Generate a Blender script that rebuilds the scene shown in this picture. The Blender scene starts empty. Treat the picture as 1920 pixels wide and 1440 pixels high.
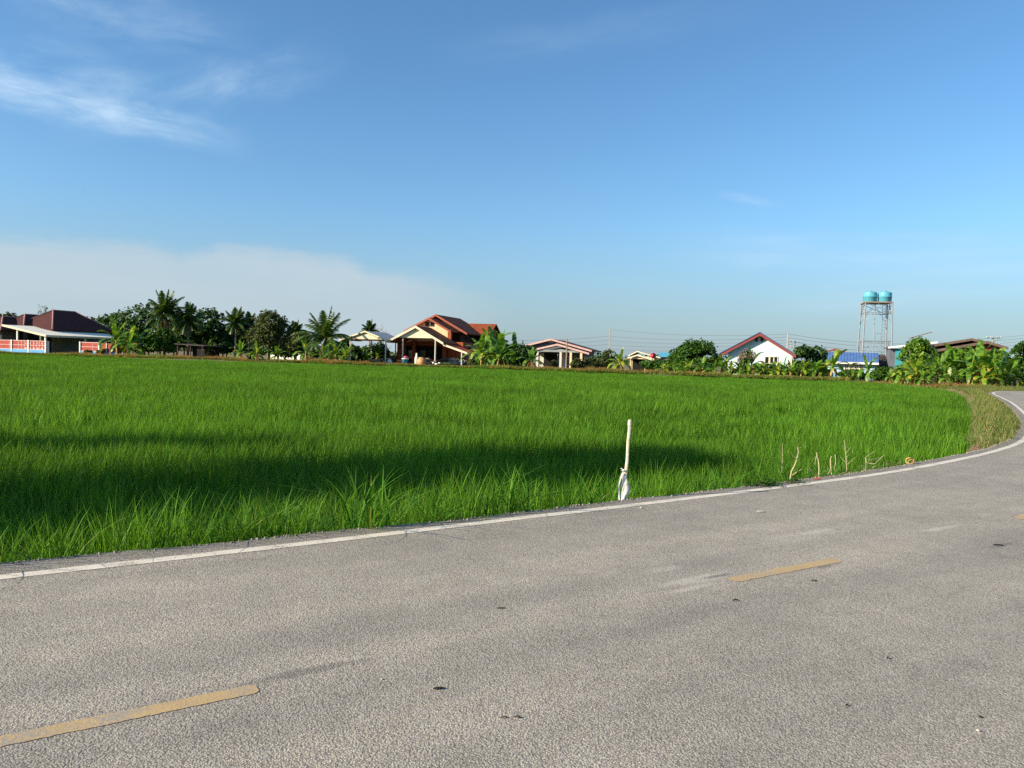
import bpy, math, random
import numpy as np
from mathutils import Vector, Matrix, noise as mnoise

S = bpy.context.scene
COL = S.collection
R = math.radians

# ------------------------------------------------------------------ camera
F_PX, W_PX, H_PX = 1430.0, 1920.0, 1440.0
CAM_H, PITCH, ROLL = 1.45, math.atan(-52.5 / F_PX), R(1.65)
cam_d = bpy.data.cameras.new('camera')
cam_d.sensor_fit = 'HORIZONTAL'
cam_d.sensor_width = 36.0
cam_d.lens = 36.0 * F_PX / W_PX
cam_d.clip_start, cam_d.clip_end = 0.05, 8000
cam = bpy.data.objects.new('camera', cam_d)
COL.objects.link(cam)
FW = Vector((0, math.cos(PITCH), math.sin(PITCH)))
R0 = Vector((1, 0, 0))
U0 = R0.cross(FW)
RT = R0 * math.cos(ROLL) + U0 * math.sin(ROLL)
UP = U0 * math.cos(ROLL) - R0 * math.sin(ROLL)
CP = Vector((0, 0, CAM_H))
mw = Matrix((RT, UP, -FW)).transposed().to_4x4()
mw.translation = CP
cam.matrix_world = mw
S.camera = cam

# ------------------------------------------------------------------ light
SUN_EL = R(24.0)
SUN_AZ = math.atan2(-0.93, -0.37)            # clockwise from +Y, towards the sun
SDIR = Vector((math.sin(SUN_AZ) * math.cos(SUN_EL), math.cos(SUN_AZ) * math.cos(SUN_EL), math.sin(SUN_EL)))
sun_d = bpy.data.lights.new('sun', 'SUN')
sun_d.energy = 5.0
sun_d.angle = R(0.5)
sun_d.color = (1.0, 0.86, 0.68)
sun = bpy.data.objects.new('sun', sun_d)
COL.objects.link(sun)
sun.rotation_euler = SDIR.to_track_quat('Z', 'Y').to_euler()
sun.location = SDIR * 200
S.view_settings.view_transform = 'Standard'
S.view_settings.look = 'None'
S.view_settings.exposure = 0.85
S.view_settings.gamma = 1.0
S.cycles.use_denoising = False
S.cycles.max_bounces = 6
S.cycles.transparent_max_bounces = 8


def ray(px, py):
    return FW + RT * ((px - W_PX / 2) / F_PX) - UP * ((py - H_PX / 2) / F_PX)


def gp(px, py, z=0.0):
    """where the photo's pixel meets the level z"""
    d = ray(px, py)
    t = (z - CAM_H) / d.z
    return CP + d * t


def at(px, py, dist):
    d = ray(px, py)
    return CP + d * (dist / d.y)


def azel(px, py):
    d = ray(px, py).normalized()
    return math.atan2(d.x, d.y), math.asin(d.z)


def lin(h):
    h = h.lstrip('#')
    o = []
    for i in (0, 2, 4):
        v = int(h[i:i + 2], 16) / 255
        o.append(v / 12.92 if v <= 0.04045 else ((v + 0.055) / 1.055) ** 2.4)
    return tuple(o)


# ------------------------------------------------------------------ sky
class NT:
    def __init__(self, tree):
        self.t = tree
        self.n = tree.nodes
        self.l = tree.links

    def new(self, typ, **kw):
        n = self.n.new(typ)
        for k, v in kw.items():
            if k == 'inp':
                for kk, vv in v.items():
                    self.set(n, kk, vv)
            else:
                setattr(n, k, v)
        return n

    def set(self, n, key, v):
        s = n.inputs[key]
        if isinstance(v, bpy.types.NodeSocket):
            self.l.new(v, s)
        else:
            s.default_value = v

    def math(self, op, a, b=0.0, c=None, clamp=False):
        n = self.new('ShaderNodeMath', operation=op, use_clamp=clamp)
        self.set(n, 0, a)
        self.set(n, 1, b)
        if c is not None:
            self.set(n, 2, c)
        return n.outputs[0]

    def mix(self, f, a, b, blend='MIX'):
        n = self.new('ShaderNodeMix', data_type='RGBA', blend_type=blend)
        self.set(n, 0, f)
        for i, v in ((6, a), (7, b)):
            if isinstance(v, (tuple, list)) and len(v) == 3:
                v = (*v, 1)
            self.set(n, i, v)
        return n.outputs[2]

    def ramp(self, f, stops, interp='LINEAR'):
        n = self.new('ShaderNodeValToRGB')
        self.set(n, 0, f)
        cr = n.color_ramp
        cr.interpolation = interp
        while len(cr.elements) > 1:
            cr.elements.remove(cr.elements[-1])
        for i, (p, c) in enumerate(stops):
            if not isinstance(c, (tuple, list)):
                c = (c, c, c)
            e = cr.elements[0] if i == 0 else cr.elements.new(p)
            e.position = p
            e.color = (*c[:3], 1)
        return n.outputs[0]

    def smooth(self, v, a, b):
        n = self.new('ShaderNodeMapRange', interpolation_type='SMOOTHSTEP')
        self.set(n, 0, v)
        self.set(n, 1, a)
        self.set(n, 2, b)
        return n.outputs[0]

    def noise(self, vec, scale, detail=4, rough=0.55, dist=0.0, out=0):
        n = self.new('ShaderNodeTexNoise')
        if vec is not None:
            self.set(n, 'Vector', vec)
        n.inputs['Scale'].default_value = scale
        n.inputs['Detail'].default_value = detail
        n.inputs['Roughness'].default_value = rough
        n.inputs['Distortion'].default_value = dist
        return n.outputs[out]


world = bpy.data.worlds.new('World')
S.world = world
world.use_nodes = True
wt = NT(world.node_tree)
wt.n.clear()
sky = wt.new('ShaderNodeTexSky', sky_type='NISHITA', sun_disc=False)
sky.sun_elevation = SUN_EL
sky.sun_rotation = SUN_AZ
sky.air_density = 1.0
sky.dust_density = 0.6
sky.ozone_density = 2.0
geo = wt.new('ShaderNodeTexCoord')
sep = wt.new('ShaderNodeSeparateXYZ', inp={0: geo.outputs['Generated']})
az = wt.math('ARCTAN2', sep.outputs[0], sep.outputs[1])
el = wt.math('ARCSINE', sep.outputs[2])
cv = wt.new('ShaderNodeCombineXYZ', inp={0: az, 1: el}).outputs[0]
# tone of the clear sky: deeper blue aloft, pale and slightly grey towards the horizon
skyc = wt.mix(1.0, sky.outputs[0], (0.68, 1.0, 1.19), 'MULTIPLY')
hz = wt.ramp(wt.smooth(el, 0.0, 0.34), [(0.0, 0.72), (0.2, 0.42), (0.5, 0.10), (1.0, 0.0)])
skyc = wt.mix(hz, skyc, (2.3, 2.75, 3.35))
# low cloud bank on the left: its upper edge as a curve over the bearing
BANK = [(-200, 430), (0, 437), (120, 438), (250, 450), (340, 468), (420, 452), (500, 458), (650, 477), (690, 500), (760, 503), (850, 520), (930, 548), (1050, 590), (1300, 660)]
A0, A1 = azel(-200, 437)[0], azel(1300, 600)[0]
E1 = 0.24
st = []
for px, py in BANK:
    a, e = azel(px, py)
    st.append(((a - A0) / (A1 - A0), max(0, e) / E1))
wob = wt.math('MULTIPLY', wt.math('SUBTRACT', wt.noise(cv, 9, 5, 0.6), 0.5), 0.02)
u = wt.math('DIVIDE', wt.math('SUBTRACT', wt.math('ADD', az, wob), A0), A1 - A0, clamp=True)
edge = wt.math('MULTIPLY', wt.ramp(u, st), E1)
dd = wt.math('SUBTRACT', edge, wt.math('ADD', el, wt.math('MULTIPLY', wob, 0.35)))
bw = wt.noise(wt.new('ShaderNodeMapping', inp={0: cv, 3: (5, 22, 1)}).outputs[0], 2.4, 7, 0.65)
bank = wt.smooth(wt.math('ADD', dd, wt.math('MULTIPLY', wt.math('SUBTRACT', bw, 0.5), 0.03)), -0.005, 0.020)
soft = wt.smooth(az, azel(1000, 560)[0], azel(720, 500)[0])
streak = wt.noise(wt.new('ShaderNodeMapping', inp={0: cv, 3: (3, 16, 1)}).outputs[0], 1.6, 5, 0.6)
bank = wt.math('MULTIPLY', bank, wt.math('MULTIPLY', soft, wt.math('ADD', 0.45, wt.math('MULTIPLY', streak, 0.5))))
bank = wt.math('MULTIPLY', bank, wt.smooth(sep.outputs[1], 0.0, 0.3))


def cirrus(p0, p1, width, amp, sx, sy, thr):
    """a drawn-out wisp between two directions of the sky"""
    a0, e0 = azel(*p0)
    a1, e1 = azel(*p1)
    ln = math.hypot(a1 - a0, e1 - e0)
    ang = math.atan2(e1 - e0, a1 - a0)
    x = wt.math('SUBTRACT', az, a0)
    y = wt.math('SUBTRACT', el, e0)
    lx = wt.math('ADD', wt.math('MULTIPLY', x, math.cos(ang)), wt.math('MULTIPLY', y, math.sin(ang)))
    ly = wt.math('SUBTRACT', wt.math('MULTIPLY', y, math.cos(ang)), wt.math('MULTIPLY', x, math.sin(ang)))
    v = wt.new('ShaderNodeCombineXYZ', inp={0: wt.math('MULTIPLY', lx, sx), 1: wt.math('MULTIPLY', ly, sy), 2: a0 * 7 + e0 * 31}).outputs[0]
    nz = wt.noise(v, 1.0, 7, 0.62, 0.4)
    t = wt.math('DIVIDE', lx, ln)
    along = wt.math('MULTIPLY', wt.smooth(t, -0.25, 0.2), wt.smooth(t, 1.15, 0.55))
    ly2 = wt.math('ADD', ly, wt.math('MULTIPLY', wt.math('SUBTRACT', wt.noise(cv, 14, 4), 0.5), width * 0.9))
    acr = wt.smooth(wt.math('ABSOLUTE', ly2), width, width * 0.1)
    m = wt.math('MULTIPLY', along, acr)
    return wt.math('MULTIPLY', wt.math('MULTIPLY', m, wt.smooth(nz, thr - 0.22, thr + 0.25)), amp)


ci = [cirrus((-60, 150), (440, 262), 0.028, 0.60, 10, 46, 0.45),
      cirrus((-80, 100), (300, 170), 0.040, 0.45, 8, 26, 0.5),
      cirrus((180, 210), (620, 110), 0.040, 0.34, 9, 24, 0.5),
      cirrus((80, 10), (460, 70), 0.040, 0.34, 7, 22, 0.5),
      cirrus((900, 95), (1420, 5), 0.030, 0.08, 5, 22, 0.45),
      cirrus((1360, 366), (1470, 386), 0.009, 0.20, 20, 60, 0.45),
      cirrus((1350, 470), (2050, 470), 0.035, 0.26, 4, 40, 0.45),
      cirrus((1500, 560), (2100, 505), 0.030, 0.22, 4, 40, 0.45)]
wi = ci[0]
for c in ci[1:]:
    wi = wt.math('ADD', wi, c)
wi = wt.math('MULTIPLY', wt.math('MINIMUM', wi, 1.0), wt.smooth(sep.outputs[1], 0.0, 0.3))
skyc = wt.mix(bank, skyc, (3.7, 4.35, 4.8))
skyc = wt.mix(wi, skyc, (4.4, 5.7, 6.9))
bg = wt.new('ShaderNodeBackground', inp={0: skyc, 1: 0.085})
wo = wt.new('ShaderNodeOutputWorld', inp={0: bg.outputs[0]})

# ------------------------------------------------------------------ helpers
rng = random.Random(7)


def tag(o, label=None, cat=None, group=None, kind=None):
    if label:
        o['label'] = label
    if cat:
        o['category'] = cat
    if group:
        o['group'] = group
    if kind:
        o['kind'] = kind
    return o


def empty(name, loc, rz=0.0, label=None, cat=None, group=None):
    o = bpy.data.objects.new(name, None)
    o.empty_display_size = 0.3
    o.location = loc
    o.rotation_euler = (0, 0, rz)
    COL.objects.link(o)
    return tag(o, label, cat, group)


def link_mesh(name, verts, faces, mat, parent=None, smooth=False):
    me = bpy.data.meshes.new(name)
    me.from_pydata([tuple(v) for v in verts], [], faces)
    if smooth:
        me.polygons.foreach_set('use_smooth', [True] * len(me.polygons))
    me.materials.append(mat)
    me.update()
    o = bpy.data.objects.new(name, me)
    COL.objects.link(o)
    if parent:
        o.parent = parent
    return o


class MB:
    def __init__(self):
        self.v, self.f = [], []

    def add(self, vs, fs):
        b = len(self.v)
        self.v += [tuple(p) for p in vs]
        self.f += [tuple(i + b for i in f) for f in fs]
        return self

    def box(self, x0, x1, y0, y1, z0, z1):
        return self.add([(x0, y0, z0), (x1, y0, z0), (x1, y1, z0), (x0, y1, z0), (x0, y0, z1), (x1, y0, z1), (x1, y1, z1), (x0, y1, z1)],
                        [(0, 3, 2, 1), (4, 5, 6, 7), (0, 1, 5, 4), (1, 2, 6, 5), (2, 3, 7, 6), (3, 0, 4, 7)])

    def prism_y(self, poly, y0, y1):
        """poly of (x,z), counter-clockwise seen from the front, pushed from y0 to y1"""
        n = len(poly)
        vs = [(x, y0, z) for x, z in poly] + [(x, y1, z) for x, z in poly]
        fs = [tuple(range(n)), tuple(range(2 * n - 1, n - 1, -1))]
        fs += [(i, i + n, (i + 1) % n + n, (i + 1) % n) for i in range(n)]
        return self.add(vs, fs)

    def prism_x(self, poly, x0, x1):
        n = len(poly)
        vs = [(x0, y, z) for y, z in poly] + [(x1, y, z) for y, z in poly]
        fs = [tuple(range(n - 1, -1, -1)), tuple(range(n, 2 * n))]
        fs += [((i + 1) % n, (i + 1) % n + n, i + n, i) for i in range(n)]
        return self.add(vs, fs)

    def prism_z(self, poly, z0, z1):
        n = len(poly)
        vs = [(x, y, z0) for x, y in poly] + [(x, y, z1) for x, y in poly]
        fs = [tuple(range(n - 1, -1, -1)), tuple(range(n, 2 * n))]
        fs += [(i, (i + 1) % n, (i + 1) % n + n, i + n) for i in range(n)]
        return self.add(vs, fs)

    def tube(self, pts, rad, n=6, caps=True):
        pts = [Vector(p) for p in pts]
        if not isinstance(rad, (list, tuple)):
            rad = [rad] * len(pts)
        vs, fs = [], []
        for i, p in enumerate(pts):
            t = (pts[min(i + 1, len(pts) - 1)] - pts[max(i - 1, 0)]).normalized()
            a = Vector((0, 0, 1)) if abs(t.z) < 0.9 else Vector((1, 0, 0))
            s = t.cross(a).normalized()
            w = t.cross(s)
            for k in range(n):
                an = 2 * math.pi * k / n
                vs.append(p + (s * math.cos(an) + w * math.sin(an)) * rad[i])
        for i in range(len(pts) - 1):
            for k in range(n):
                fs.append((i * n + k, i * n + (k + 1) % n, (i + 1) * n + (k + 1) % n, (i + 1) * n + k))
        if caps:
            fs.append(tuple(range(n - 1, -1, -1)))
            fs.append(tuple(range((len(pts) - 1) * n, len(pts) * n)))
        return self.add(vs, fs)

    def lathe(self, prof, c=(0, 0, 0), n=20):
        vs, fs = [], []
        for r, z in prof:
            for k in range(n):
                an = 2 * math.pi * k / n
                vs.append((c[0] + r * math.cos(an), c[1] + r * math.sin(an), c[2] + z))
        m = len(prof)
        for i in range(m - 1):
            for k in range(n):
                fs.append((i * n + k, i * n + (k + 1) % n, (i + 1) * n + (k + 1) % n, (i + 1) * n + k))
        fs.append(tuple(range(n - 1, -1, -1)))
        fs.append(tuple(range((m - 1) * n, m * n)))
        return self.add(vs, fs)

    def build(self, name, mat, parent=None, smooth=False):
        return link_mesh(name, self.v, self.f, mat, parent, smooth)


def bx(name, mat, parent, *b):
    return MB().box(*b).build(name, mat, parent)


def copy_tree(o, parent=None):
    c = o.copy()
    COL.objects.link(c)
    if parent:
        c.parent = parent
    for ch in list(o.children):
        copy_tree(ch, c)
    return c


# ------------------------------------------------------------------ materials
MATS = {}


def M(name, base, rough=0.8, var=0.25, scale=3.0, bump=0.0, bscale=20.0, metal=0.0, spec=0.3, tiles=None, streak=0.0, alpha=None):
    """painted / built surface with uneven wear"""
    m = bpy.data.materials.new(name)
    m.use_nodes = True
    t = NT(m.node_tree)
    bs = t.n['Principled BSDF']
    tc = t.new('ShaderNodeTexCoord').outputs['Object']
    nz = t.noise(tc, scale, 6, 0.62)
    c = lin(base) if isinstance(base, str) else base
    lo = tuple(x * (1 - var) for x in c)
    hi = tuple(min(1, x * (1 + var)) for x in c)
    col = t.ramp(nz, [(0.3, lo), (0.7, hi)])
    h = None
    if streak:
        mp = t.new('ShaderNodeMapping', inp={0: tc, 3: (6, 6, 0.5)}).outputs[0]
        sn = t.smooth(t.noise(mp, 2.0, 5, 0.6), 0.5, 0.75)
        col = t.mix(t.math('MULTIPLY', sn, streak), col, tuple(x * 0.45 for x in c))
    if tiles:
        ax, freq, depth = tiles
        s = t.new('ShaderNodeSeparateXYZ', inp={0: tc})
        w = t.math('FRACT', t.math('MULTIPLY', s.outputs[ax], freq))
        groove = t.smooth(t.math('ABSOLUTE', t.math('SUBTRACT', w, 0.5)), 0.5, 0.30)
        col = t.mix(t.math('MULTIPLY', t.math('SUBTRACT', 1.0, groove), depth), col, tuple(x * 0.35 for x in c))
        h = groove
    t.set(bs, 'Base Color', col)
    bs.inputs['Roughness'].default_value = rough
    bs.inputs['Metallic'].default_value = metal
    bs.inputs['Specular IOR Level'].default_value = spec
    if bump or h is not None:
        b = t.new('ShaderNodeBump')
        b.inputs['Strength'].default_value = bump if bump else 0.5
        b.inputs['Distance'].default_value = 0.03
        t.set(b, 'Height', h if h is not None else t.noise(tc, bscale, 4))
        t.set(bs, 'Normal', b.outputs[0])
    MATS[name] = m
    return m


def leafmat(name, dark, light, trans=0.35, rough=0.55, dry=None, dryamt=0.0, patch=0.35, pscale=0.6, spec=0.25):
    m = bpy.data.materials.new(name)
    m.use_nodes = True
    t = NT(m.node_tree)
    bs = t.n['Principled BSDF']
    g = t.new('ShaderNodeNewGeometry')
    rnd = g.outputs['Random Per Island']
    oi = t.new('ShaderNodeObjectInfo')
    r2 = t.math('FRACT', t.math('ADD', t.math('MULTIPLY', rnd, 7.31), oi.outputs['Random']))
    col = t.ramp(r2, [(0.0, lin(dark)), (1.0, lin(light))])
    pn = t.noise(g.outputs['Position'], pscale, 4, 0.6)
    col = t.mix(1.0, col, t.ramp(pn, [(0.3, 1 - patch), (0.7, 1 + patch * 0.6)]), 'MULTIPLY')
    if dry:
        col = t.mix(t.smooth(r2, 1 - dryamt - 0.02, 1 - dryamt + 0.02), col, lin(dry))
    t.set(bs, 'Base Color', col)
    bs.inputs['Roughness'].default_value = rough
    bs.inputs['Specular IOR Level'].default_value = spec
    tr = t.new('ShaderNodeBsdfTranslucent')
    t.set(tr, 'Color', t.mix(1.0, col, (1.25, 1.15, 0.45), 'MULTIPLY'))
    mx = t.new('ShaderNodeMixShader')
    mx.inputs[0].default_value = trans
    t.l.new(bs.outputs[0], mx.inputs[1])
    t.l.new(tr.outputs[0], mx.inputs[2])
    t.l.new(mx.outputs[0], t.n['Material Output'].inputs[0])
    MATS[name] = m
    return m


m_rice = leafmat('rice_blade', '255410', '7aac32', 0.40, 0.6, '9a9040', 0.008, 0.34, 0.16, 0.12)
m_tall = leafmat('tall_grass_blade', '2e6212', '6a9c30', 0.38, 0.55, '9a8c4a', 0.02, 0.2, 0.8, 0.14)
m_verge = leafmat('verge_blade', '4a6420', '84964a', 0.3, 0.7, 'b8a272', 0.20, 0.3, 0.5)
m_straw = leafmat('dry_blade', '96683c', 'cca06a', 0.3, 0.8, '76823a', 0.15, 0.3, 0.3)
m_bank = leafmat('bank_blade', '5c7a2a', '96a048', 0.3, 0.75, 'b8965c', 0.22, 0.35, 0.12)
m_leaf_dark = leafmat('dark_leaves', '223e16', '4e7030', 0.25, 0.5, None, 0, 0.4, 0.5)
m_leaf_mid = leafmat('mid_leaves', '274611', '4e7422', 0.3, 0.5, None, 0, 0.35, 0.6)
m_leaf_olive = leafmat('olive_leaves', '32401c', '5c6834', 0.25, 0.6, None, 0, 0.35, 0.6)
m_leaf_light = leafmat('light_leaves', '3f6a1a', '7da034', 0.35, 0.5, None, 0, 0.35, 0.8)
m_leaf_dry = leafmat('dry_leaves', '5a5234', '8a8058', 0.25, 0.8, None, 0, 0.35, 0.8)
m_leaf_pink = leafmat('pink_blossom', '8a6a68', 'b89a92', 0.3, 0.7, '4f6a30', 0.35, 0.3, 0.8)
m_palm = leafmat('palm_frond', '2c4618', '62803a', 0.28, 0.42, 'a08c48', 0.04, 0.35, 0.5, 0.4)
m_banana = leafmat('banana_leaf', '34641a', '7ea436', 0.4, 0.42, 'c0a838', 0.03, 0.3, 0.7, 0.4)
m_banana_y = leafmat('banana_leaf_yellowing', '5c8a1e', '9cb43c', 0.42, 0.42, 'd0b040', 0.12, 0.3, 0.7, 0.4)
m_banana_dry = leafmat('dead_banana_leaf', '6a4a2a', 'a07c4c', 0.25, 0.85, None, 0, 0.3, 1.0)
m_bark = M('bark', '6b5a48', 0.9, 0.35, 4, 0.6, 14)
m_bark_pale = M('pale_bark', '93836c', 0.9, 0.3, 4, 0.5, 14)
m_stem = M('banana_stem', 'a08a50', 0.7, 0.4, 2.5, 0.3, 8)
m_deadwood = M('dead_stalk', 'aea27e', 0.9, 0.3, 18, 0.3, 60)

m_white = M('white_paint', 'dcdcd2', 0.6, 0.08, 1.5, streak=0.12)
m_cream = M('cream_plaster', 'd9d0b0', 0.8, 0.08, 1.0, streak=0.08)
m_creamwall = M('cream_wall', 'd8c49a', 0.85, 0.1, 0.8, streak=0.1)
m_post = M('pale_post', 'c8c2b4', 0.7, 0.12, 3)
m_maroon = M('maroon_tile', '4c221c', 0.8, 0.25, 1.2, 0.5, tiles=(2, 4.5, 0.6))
m_maroon_ridge = M('ridge_tile', '96706a', 0.6, 0.2, 3)
m_redtile = M('red_tile', '86421f', 0.85, 0.28, 1.4, 0.5, tiles=(2, 5.0, 0.5))
m_orangetile = M('orange_tile', 'b4481e', 0.6, 0.2, 1.4, 0.4, tiles=(0, 3.0, 0.5))
m_fascia_red = M('red_fascia', '9c523a', 0.6, 0.2, 3)
m_fascia_pink = M('pink_fascia', 'c8a49a', 0.6, 0.15, 3)
m_fascia_brick = M('brick_red_fascia', '84403a', 0.6, 0.15, 3)
m_sheet = M('cream_metal_sheet', 'f2ecd6', 0.5, 0.08, 0.6, 0.4, tiles=(1, 3.0, 0.2))
m_greysheet = M('grey_metal_sheet', '9a9c98', 0.42, 0.12, 0.8, 0.4, tiles=(1, 3.0, 0.3))
m_brick = M('orange_brick', '9a5030', 0.9, 0.25, 6, 0.4, tiles=(2, 8.0, 0.4))
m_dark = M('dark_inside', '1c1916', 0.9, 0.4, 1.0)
m_darkwood = M('dark_wood', '40291e', 0.8, 0.3, 2)
m_greywall = M('grey_plaster', '8c9290', 0.85, 0.12, 1)
m_whitewall = M('white_wall', 'c6d6d8', 0.85, 0.06, 0.6, streak=0.1)
m_bluewall = M('pale_blue_wall', '9cc0d0', 0.85, 0.1, 0.8, streak=0.15)
m_bluebase = M('sky_blue_wall', '62a4d0', 0.8, 0.12, 0.8, streak=0.15)
m_fence_red = M('red_fence', 'a04434', 0.7, 0.18, 2)
m_fence_pale = M('pale_pink_frame', 'd8b0a8', 0.6, 0.1, 3)
m_blueroof = M('blue_tile', '5070a4', 0.35, 0.2, 1.0, 0.6, tiles=(0, 2.6, 0.6), spec=0.5)
m_blueedge = M('blue_roof_edge', '3c4a72', 0.6, 0.15, 2)
m_brownroof = M('weathered_brown_sheet', '463e38', 0.75, 0.3, 1.0, 0.6, tiles=(0, 3.2, 0.6))
m_brownboard = M('brown_board', '665449', 0.75, 0.2, 2)
m_teal = M('teal_board', '3a8f98', 0.7, 0.2, 1.5)
m_redboard = M('red_brown_board', '7a3c2c', 0.8, 0.25, 2)
m_steel = M('galvanised_steel', '8a8e90', 0.5, 0.2, 3, metal=0.3)
m_rust = M('rusty_steel', '7a5a48', 0.8, 0.3, 4)
m_tank = M('turquoise_tank', '56a4b4', 0.35, 0.1, 1.5, spec=0.5, streak=0.12)
m_tank_dark = M('tank_band', '2c7482', 0.5, 0.1, 2)
m_concrete = M('concrete', 'a6a49c', 0.85, 0.12, 2)
m_wire = M('cable', '5c6066', 0.6, 0.1, 2)
m_jar = M('glazed_jar', 'b88a56', 0.55, 0.25, 1.8, spec=0.4, streak=0.3)
m_jar_dark = M('dark_jar', '6a5646', 0.6, 0.25, 2)
m_black = M('black_car_paint', '0c0d10', 0.18, 0.2, 2, spec=0.6)
m_glass = M('dark_glass', '11161a', 0.08, 0.1, 2, spec=0.7)
m_rubber = M('rubber', '151515', 0.85, 0.2, 8)
m_lamp = M('lamp_lens', 'c8ccd0', 0.2, 0.05, 2, spec=0.6)
m_blueplastic = M('blue_plastic', '3c8fb4', 0.5, 0.12, 3)
m_pinkplastic = M('pink_plastic', 'c05a74', 0.5, 0.12, 3)
m_woodbrown = M('brown_timber', '8a6a4c', 0.85, 0.25, 4)
m_woodgrey = M('grey_timber', '8c7e70', 0.9, 0.25, 4)
m_orangewood = M('orange_timber', 'b4673a', 0.7, 0.2, 4)
m_reddish = M('red_dish', 'b03a44', 0.5, 0.1, 3)
m_stake = M('weathered_white_stake', 'd8ccb0', 0.75, 0.16, 9, 0.25, 50)
m_bag = M('white_plastic_bag', 'd8d4cc', 0.4, 0.1, 12, 0.5, 22, spec=0.5)
m_orange_scrap = M('orange_plastic', 'c4532a', 0.5, 0.1, 20)
m_paper = M('white_paper', 'd8d4c8', 0.7, 0.06, 20)
m_leaf_litter = M('dark_dry_leaf', '2a241e', 0.9, 0.3, 30)
m_leaf_litter2 = M('brown_dry_leaf', '5c4630', 0.9, 0.3, 30)
m_rope = M('straw_rope', 'b8935c', 0.9, 0.25, 30)
m_stone = M('pale_stone', 'b4aca0', 0.9, 0.2, 30)
m_bird = M('bird_feather', '2c2c30', 0.9, 0.2, 5)


# ------------------------------------------------------------------ road line, field outline
def catmull(pts, step=0.35):
    out = []
    P = [pts[0]] + pts + [pts[-1]]
    for i in range(1, len(P) - 2):
        p0, p1, p2, p3 = (np.array(q, float) for q in P[i - 1:i + 3])
        n = max(2, int(np.linalg.norm(p2 - p1) / step))
        for k in range(n):
            t = k / n
            out.append(0.5 * (2 * p1 + (p2 - p0) * t + (2 * p0 - 5 * p1 + 4 * p2 - p3) * t * t + (3 * p1 - p0 - 3 * p2 + p3) * t ** 3))
    out.append(np.array(pts[-1], float))
    return out


EPX = [(0, 1083), (320, 1047.5), (640, 1012), (960, 973.5), (1240, 941), (1484, 911), (1671, 885.5), (1806, 860), (1874, 843.5), (1920, 824.6)]
EP = [tuple(gp(*p).xy) for p in EPX]
d0 = np.array(EP[1]) - np.array(EP[0])
d0 /= np.linalg.norm(d0)
EP = [tuple(np.array(EP[0]) - d0 * s) for s in (90, 60, 35, 15, 6)] + EP
far = [tuple(gp(*p).xy) for p in ((1921, 775), (1897, 755), (1881, 747), (1862, 737.0), (1880, 733.6), (1921, 733.6))]
mid = (np.array(EP[-1]) + np.array(far[0])) / 2
EP += [tuple(mid + np.array((0.15, -0.1)))] + far
dl = np.array(EP[-1]) - np.array(EP[-2])
dl /= np.linalg.norm(dl)
EP += [tuple(np.array(EP[-1]) + dl * s) for s in (15, 60, 200)]
E = np.array(catmull(EP, 0.3))
# even out the corner
for _ in range(6):
    E[1:-1] = (E[:-2] + 2 * E[1:-1] + E[2:]) / 4
T = np.gradient(E, axis=0)
T /= np.linalg.norm(T, axis=1)[:, None]
N = np.stack([-T[:, 1], T[:, 0]], 1)          # to the left of travel: towards the rice
SL = np.concatenate([[0], np.cumsum(np.linalg.norm(np.diff(E, axis=0), axis=1))])


def nz1(x, s=1.0, seed=0.0):
    return mnoise.noise(Vector((x * s, seed, 3.7)))


ROADW = 5.2
shoulder = np.array([0.24 + 0.16 * max(0, min(1, (-0.5 - e[0]) / 3)) + 0.05 * nz1(s, 0.9) + 0.035 * nz1(s, 4.0, 9) + 0.022 * nz1(s, 11.0, 5) for s, e in zip(SL, E)])


def strip(name, la, ra, za, zb, mat, kind='structure', skirt=0.0, sub=1):
    vs, fs, uv = [], [], []
    n = len(E)
    cols = sub + 1
    for i in range(n):
        for k in range(cols):
            f = k / sub
            off = la[i] * (1 - f) + ra[i] * f
            p = E[i] + N[i] * off
            vs.append((p[0], p[1], za))
            uv.append((SL[i], off))
    for i in range(n - 1):
        for k in range(sub):
            a = i * cols + k
            fs.append((a, a + 1, a + cols + 1, a + cols))
    if skirt:
        b = len(vs)
        for i in range(n):
            p = E[i] + N[i] * (la[i] + 0.02 + 0.02 * nz1(SL[i], 7, 2))
            vs.append((p[0], p[1], za - skirt))
            uv.append((SL[i], la[i]))
        for i in range(n - 1):
            fs.append((b + i, i * cols, (i + 1) * cols, b + i + 1))
        b = len(vs)
        for i in range(n):
            p = E[i] + N[i] * (ra[i] - 0.03)
            vs.append((p[0], p[1], za - skirt))
            uv.append((SL[i], ra[i]))
        for i in range(n - 1):
            fs.append((i * cols + sub, b + i, b + i + 1, (i + 1) * cols + sub))
    o = link_mesh(name, vs, fs, mat)
    lay = o.data.uv_layers.new(name='lane')
    lay.data.foreach_set('uv', [c for lp in o.data.loops for c in uv[lp.vertex_index]])
    tag(o, kind=kind)
    return o


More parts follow.
